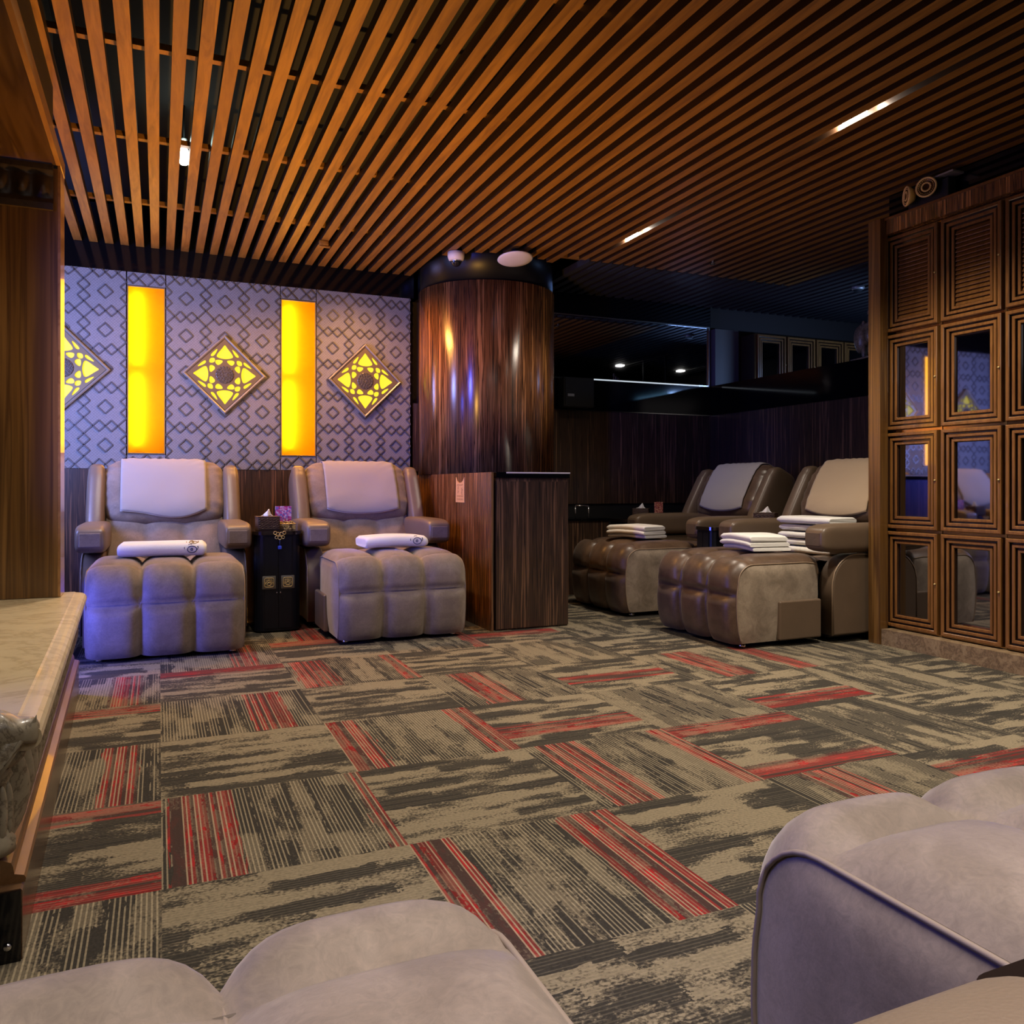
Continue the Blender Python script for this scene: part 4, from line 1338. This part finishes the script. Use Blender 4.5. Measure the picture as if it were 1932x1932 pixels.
cor.lathe([(.040, .39), (.046, .375), (.036, .36), (.032, .30), (.040, .25), (.052, .235), (.052, .212), (0, .212)], (-.07, .065, 0), 20)
for k in range(9):
    a = 2 * pi * k / 9
    cor.ellipsoid((-.07 + .036 * cos(a), .065 + .036 * sin(a), .30), (.012, .012, .06), 1, 1, 8, 10)
cor.build('carved_corner', M['marbleg'], t)
run(MB(), [(D, .15), (.002, .15), (.004, .158), (.0, .165), (-.018, .17), (-.020, .185), (-.024, .195), (-.045, .205), (-.05, .21), (D, .21)], .03, LL).build('moulding', M['moulding'], t)
run(MB(), [(D, 0), (0, 0), (0.0, .145), (-.004, .15), (D, .15)], .0, LL).build('plinth', M['glosswood'], t)
pe = MB().box(D, -.002, -.008, -.0005, 0, .148).build('end_board', M['gloss'], t)
MB().lathe([(0, -.014), (.007, -.013), (.009, -.009), (0, -.0085)], (-.026, 0, .036), 12, 'Y').build('bolt', M['chrome'], t)

t = thing('wood_partition', 'tall brown veneer partition standing on the marble ledge', 'partition', (-0.42, 4.21, .497), 0)
MB().box(-1.2, -.004, 0, .16, 0, 1.95).build('veneer_panel', M['partition'], t)
MB().box(-.0035, .008, .0, .165, 0, 1.99).build('edge_strip', M['orangewood'], t)['label'] = 'narrow lighter edge strip'
cv = MB()


def carve(u, v):
    x = -.02 - .55 * u; z = 1.78 + .16 * v
    return (x, -.008 - .018 * (sin(u * 21) * sin(v * pi)) ** 2 - .012 * (v < .12 or v > .88), z)


cv.grid(carve, 60, 16); cv.box(-1.2, -.02, -.022, -.001, 1.755, 1.785); cv.box(-1.2, -.02, -.022, -.001, 1.935, 1.96)
cv.build('carved_band', M['carved'], t)
bh = MB().box(-1.7, -.43, -1.9, 4.38, 2.464, 2.474).build('trim_2', M['soffit']); structure(bh, 'wood soffit over the left ledge')
MB().box(-.4295, -.41, -1.9, 4.38, 2.464, 2.53).build('edge_strip', M['orangewood'], bh)
MB().box(-1.7, -.46, -1.9, 4.38, 2.475, 3.2).build('box', M['black'], bh)

# ------------------------------------------------------------------ ceiling devices
t = thing('security_camera', 'white dome security camera hanging by the column top', 'camera', (2.195, 6.16, 2.887), 0)
MB().lathe([(0, 0), (.068, 0), (.068, -.035), (.060, -.062), (.045, -.07), (0, -.07)], (0, 0, 0), 28).build('housing', M['white'], t)
MB().lathe([(.045, -.068), (.042, -.085), (.03, -.105), (.012, -.114), (0, -.115)], (0, 0, 0), 24).build('dome', M['dome'], t)
MB().lathe([(.046, -.0705), (.049, -.073), (.046, -.076)], (0, 0, 0), 24).build('ring', M['chrome'], t)
t = thing('ceiling_speaker', 'round white disc device under the slats right of the dome camera', 'ceiling device', (2.60, 5.90, 2.815), 0)
mb = MB().lathe([(0, .02), (.10, .016), (.138, .004), (.142, -.003), (.13, -.012), (.08, -.022), (0, -.026)], (0, 0, 0), 36)
mb.v = [Matrix.Rotation(radians(-9), 3, 'X') @ Vector(p) for p in mb.v]; mb.build('disc', M['white'], t)
MB().lathe([(0, .022), (.03, .022), (.03, .074), (0, .074)], (0, 0, 0), 14).build('mount', M['black'], t)
t = thing('sprinkler', 'small chrome sprinkler head under the slats above the alcove', 'sprinkler', (4.28, 5.58, 2.955), 0)
MB().lathe([(0, 0), (.02, 0), (.02, -.02), (.008, -.022), (.008, -.075), (0, -.075)], (0, 0, 0), 12).build('pipe', M['greymetal'], t)
MB().lathe([(0, -.075), (.022, -.076), (.022, -.082), (0, -.083)], (0, 0, 0), 12).build('deflector', M['chrome'], t)
t = thing('smoke_detector', 'small grey ceiling detector beside the locker post', 'detector', (6.05, 5.70, 2.89), 0)
MB().lathe([(0, 0), (.06, 0), (.06, -.02), (.045, -.035), (0, -.04)], (0, 0, 0), 20).build('body', M['greymetal'], t)
MB().lathe([(.046, -.036), (.03, -.05), (0, -.05)], (0, 0, 0), 16).build('cap', M['black'], t)
t = thing('slat_clip', 'small wooden clip hanging below the slats above the right strip', 'clip', (1.16, 6.28, 2.888), 0)
MB().rbox(-.035, .035, -.02, .02, -.035, 0, .004, 2).build('block', M['slat'], t)
MB().rbox(-.03, .05, -.012, .012, -.05, -.0355, .003, 2).build('tab', M['slat'], t)

# ------------------------------------------------------------------ alcove odds and ends
t = thing('speaker_box', 'black square speaker box mounted beside the column below the mirror', 'speaker', (3.54, 6.88, 1.765), 0)
MB().rbox(0, .33, 0, .125, 0, .285, .006, 2).build('cabinet', M['speaker'], t, True)
MB().box(.015, .315, -.005, -.0005, .015, .27).build('grille', M['speaker'], t)
MB().box(.04, .11, -.007, -.0055, .10, .125).build('badge', M['greymetal'], t)
t = thing('low_cabinet', 'low wood cabinet with black top behind the back alcove chair', 'cabinet', (3.3, 6.62, 0), 0)
MB().box(0, .58, 0, .40, 0, .68).build('body', M['ebonyd'], t)
MB().box(-.01, .59, -.012, .40, .681, .705).build('top', M['gloss'], t)
MB().tube([(.28, .1, .82), (.42, .1, .82)], .008, 8).build('rail', M['chrome'], t)
MB().tube([(.28, .1, .70), (.28, .1, .82)], .006, 8).tube([(.42, .1, .70), (.42, .1, .82)], .006, 8).build('post', M['chrome'], t)
# stone beast on the ledge
t = thing('stone_figurine', 'weathered stone beast figurine standing on the black ledge', 'figurine', (5.43, 5.02, 2.06), radians(-100))
mb = MB()
wob = lambda p: Vector(p) + Vector((0, 0, .006 * sin(p[0] * 70 + p[1] * 90)))
tilt = lambda p: Matrix.Rotation(-.42, 3, 'Y') @ Vector(p) + Vector((.03, 0, .272))
mb.ellipsoid((-.05, 0, .185), (.078, .07, .125), .9, 1, 28, 18, wob=wob)
mb.ellipsoid((0, 0, 0), (.105, .055, .030), .8, .9, 26, 14, xf=tilt, wob=wob)
mb.ellipsoid((.058, 0, .20), (.038, .055, .075), 1, 1, 20, 14, wob=wob)
for (x, z) in ((-.045, .285), (-.015, .305), (.01, .325), (.035, .345), (.055, .385), (.06, .335), (.085, .345)):
    mb.ellipsoid((x, .02 * sin(x * 90), z), (.018, .016, .026), 1, 1, 10, 8)
for (x, y) in ((.005, -.03), (-.03, .035)):
    mb.ellipsoid((x, y, .065), (.022, .022, .066), 1, 1, 12, 10)
for (x, y) in ((.085, -.03), (.10, .03)):
    mb.ellipsoid((x, y, .075), (.024, .024, .070), 1, 1, 12, 10)
mb.box(-.11, .14, -.08, .08, 0, .012)
mb.build('body', M['statue'], t)
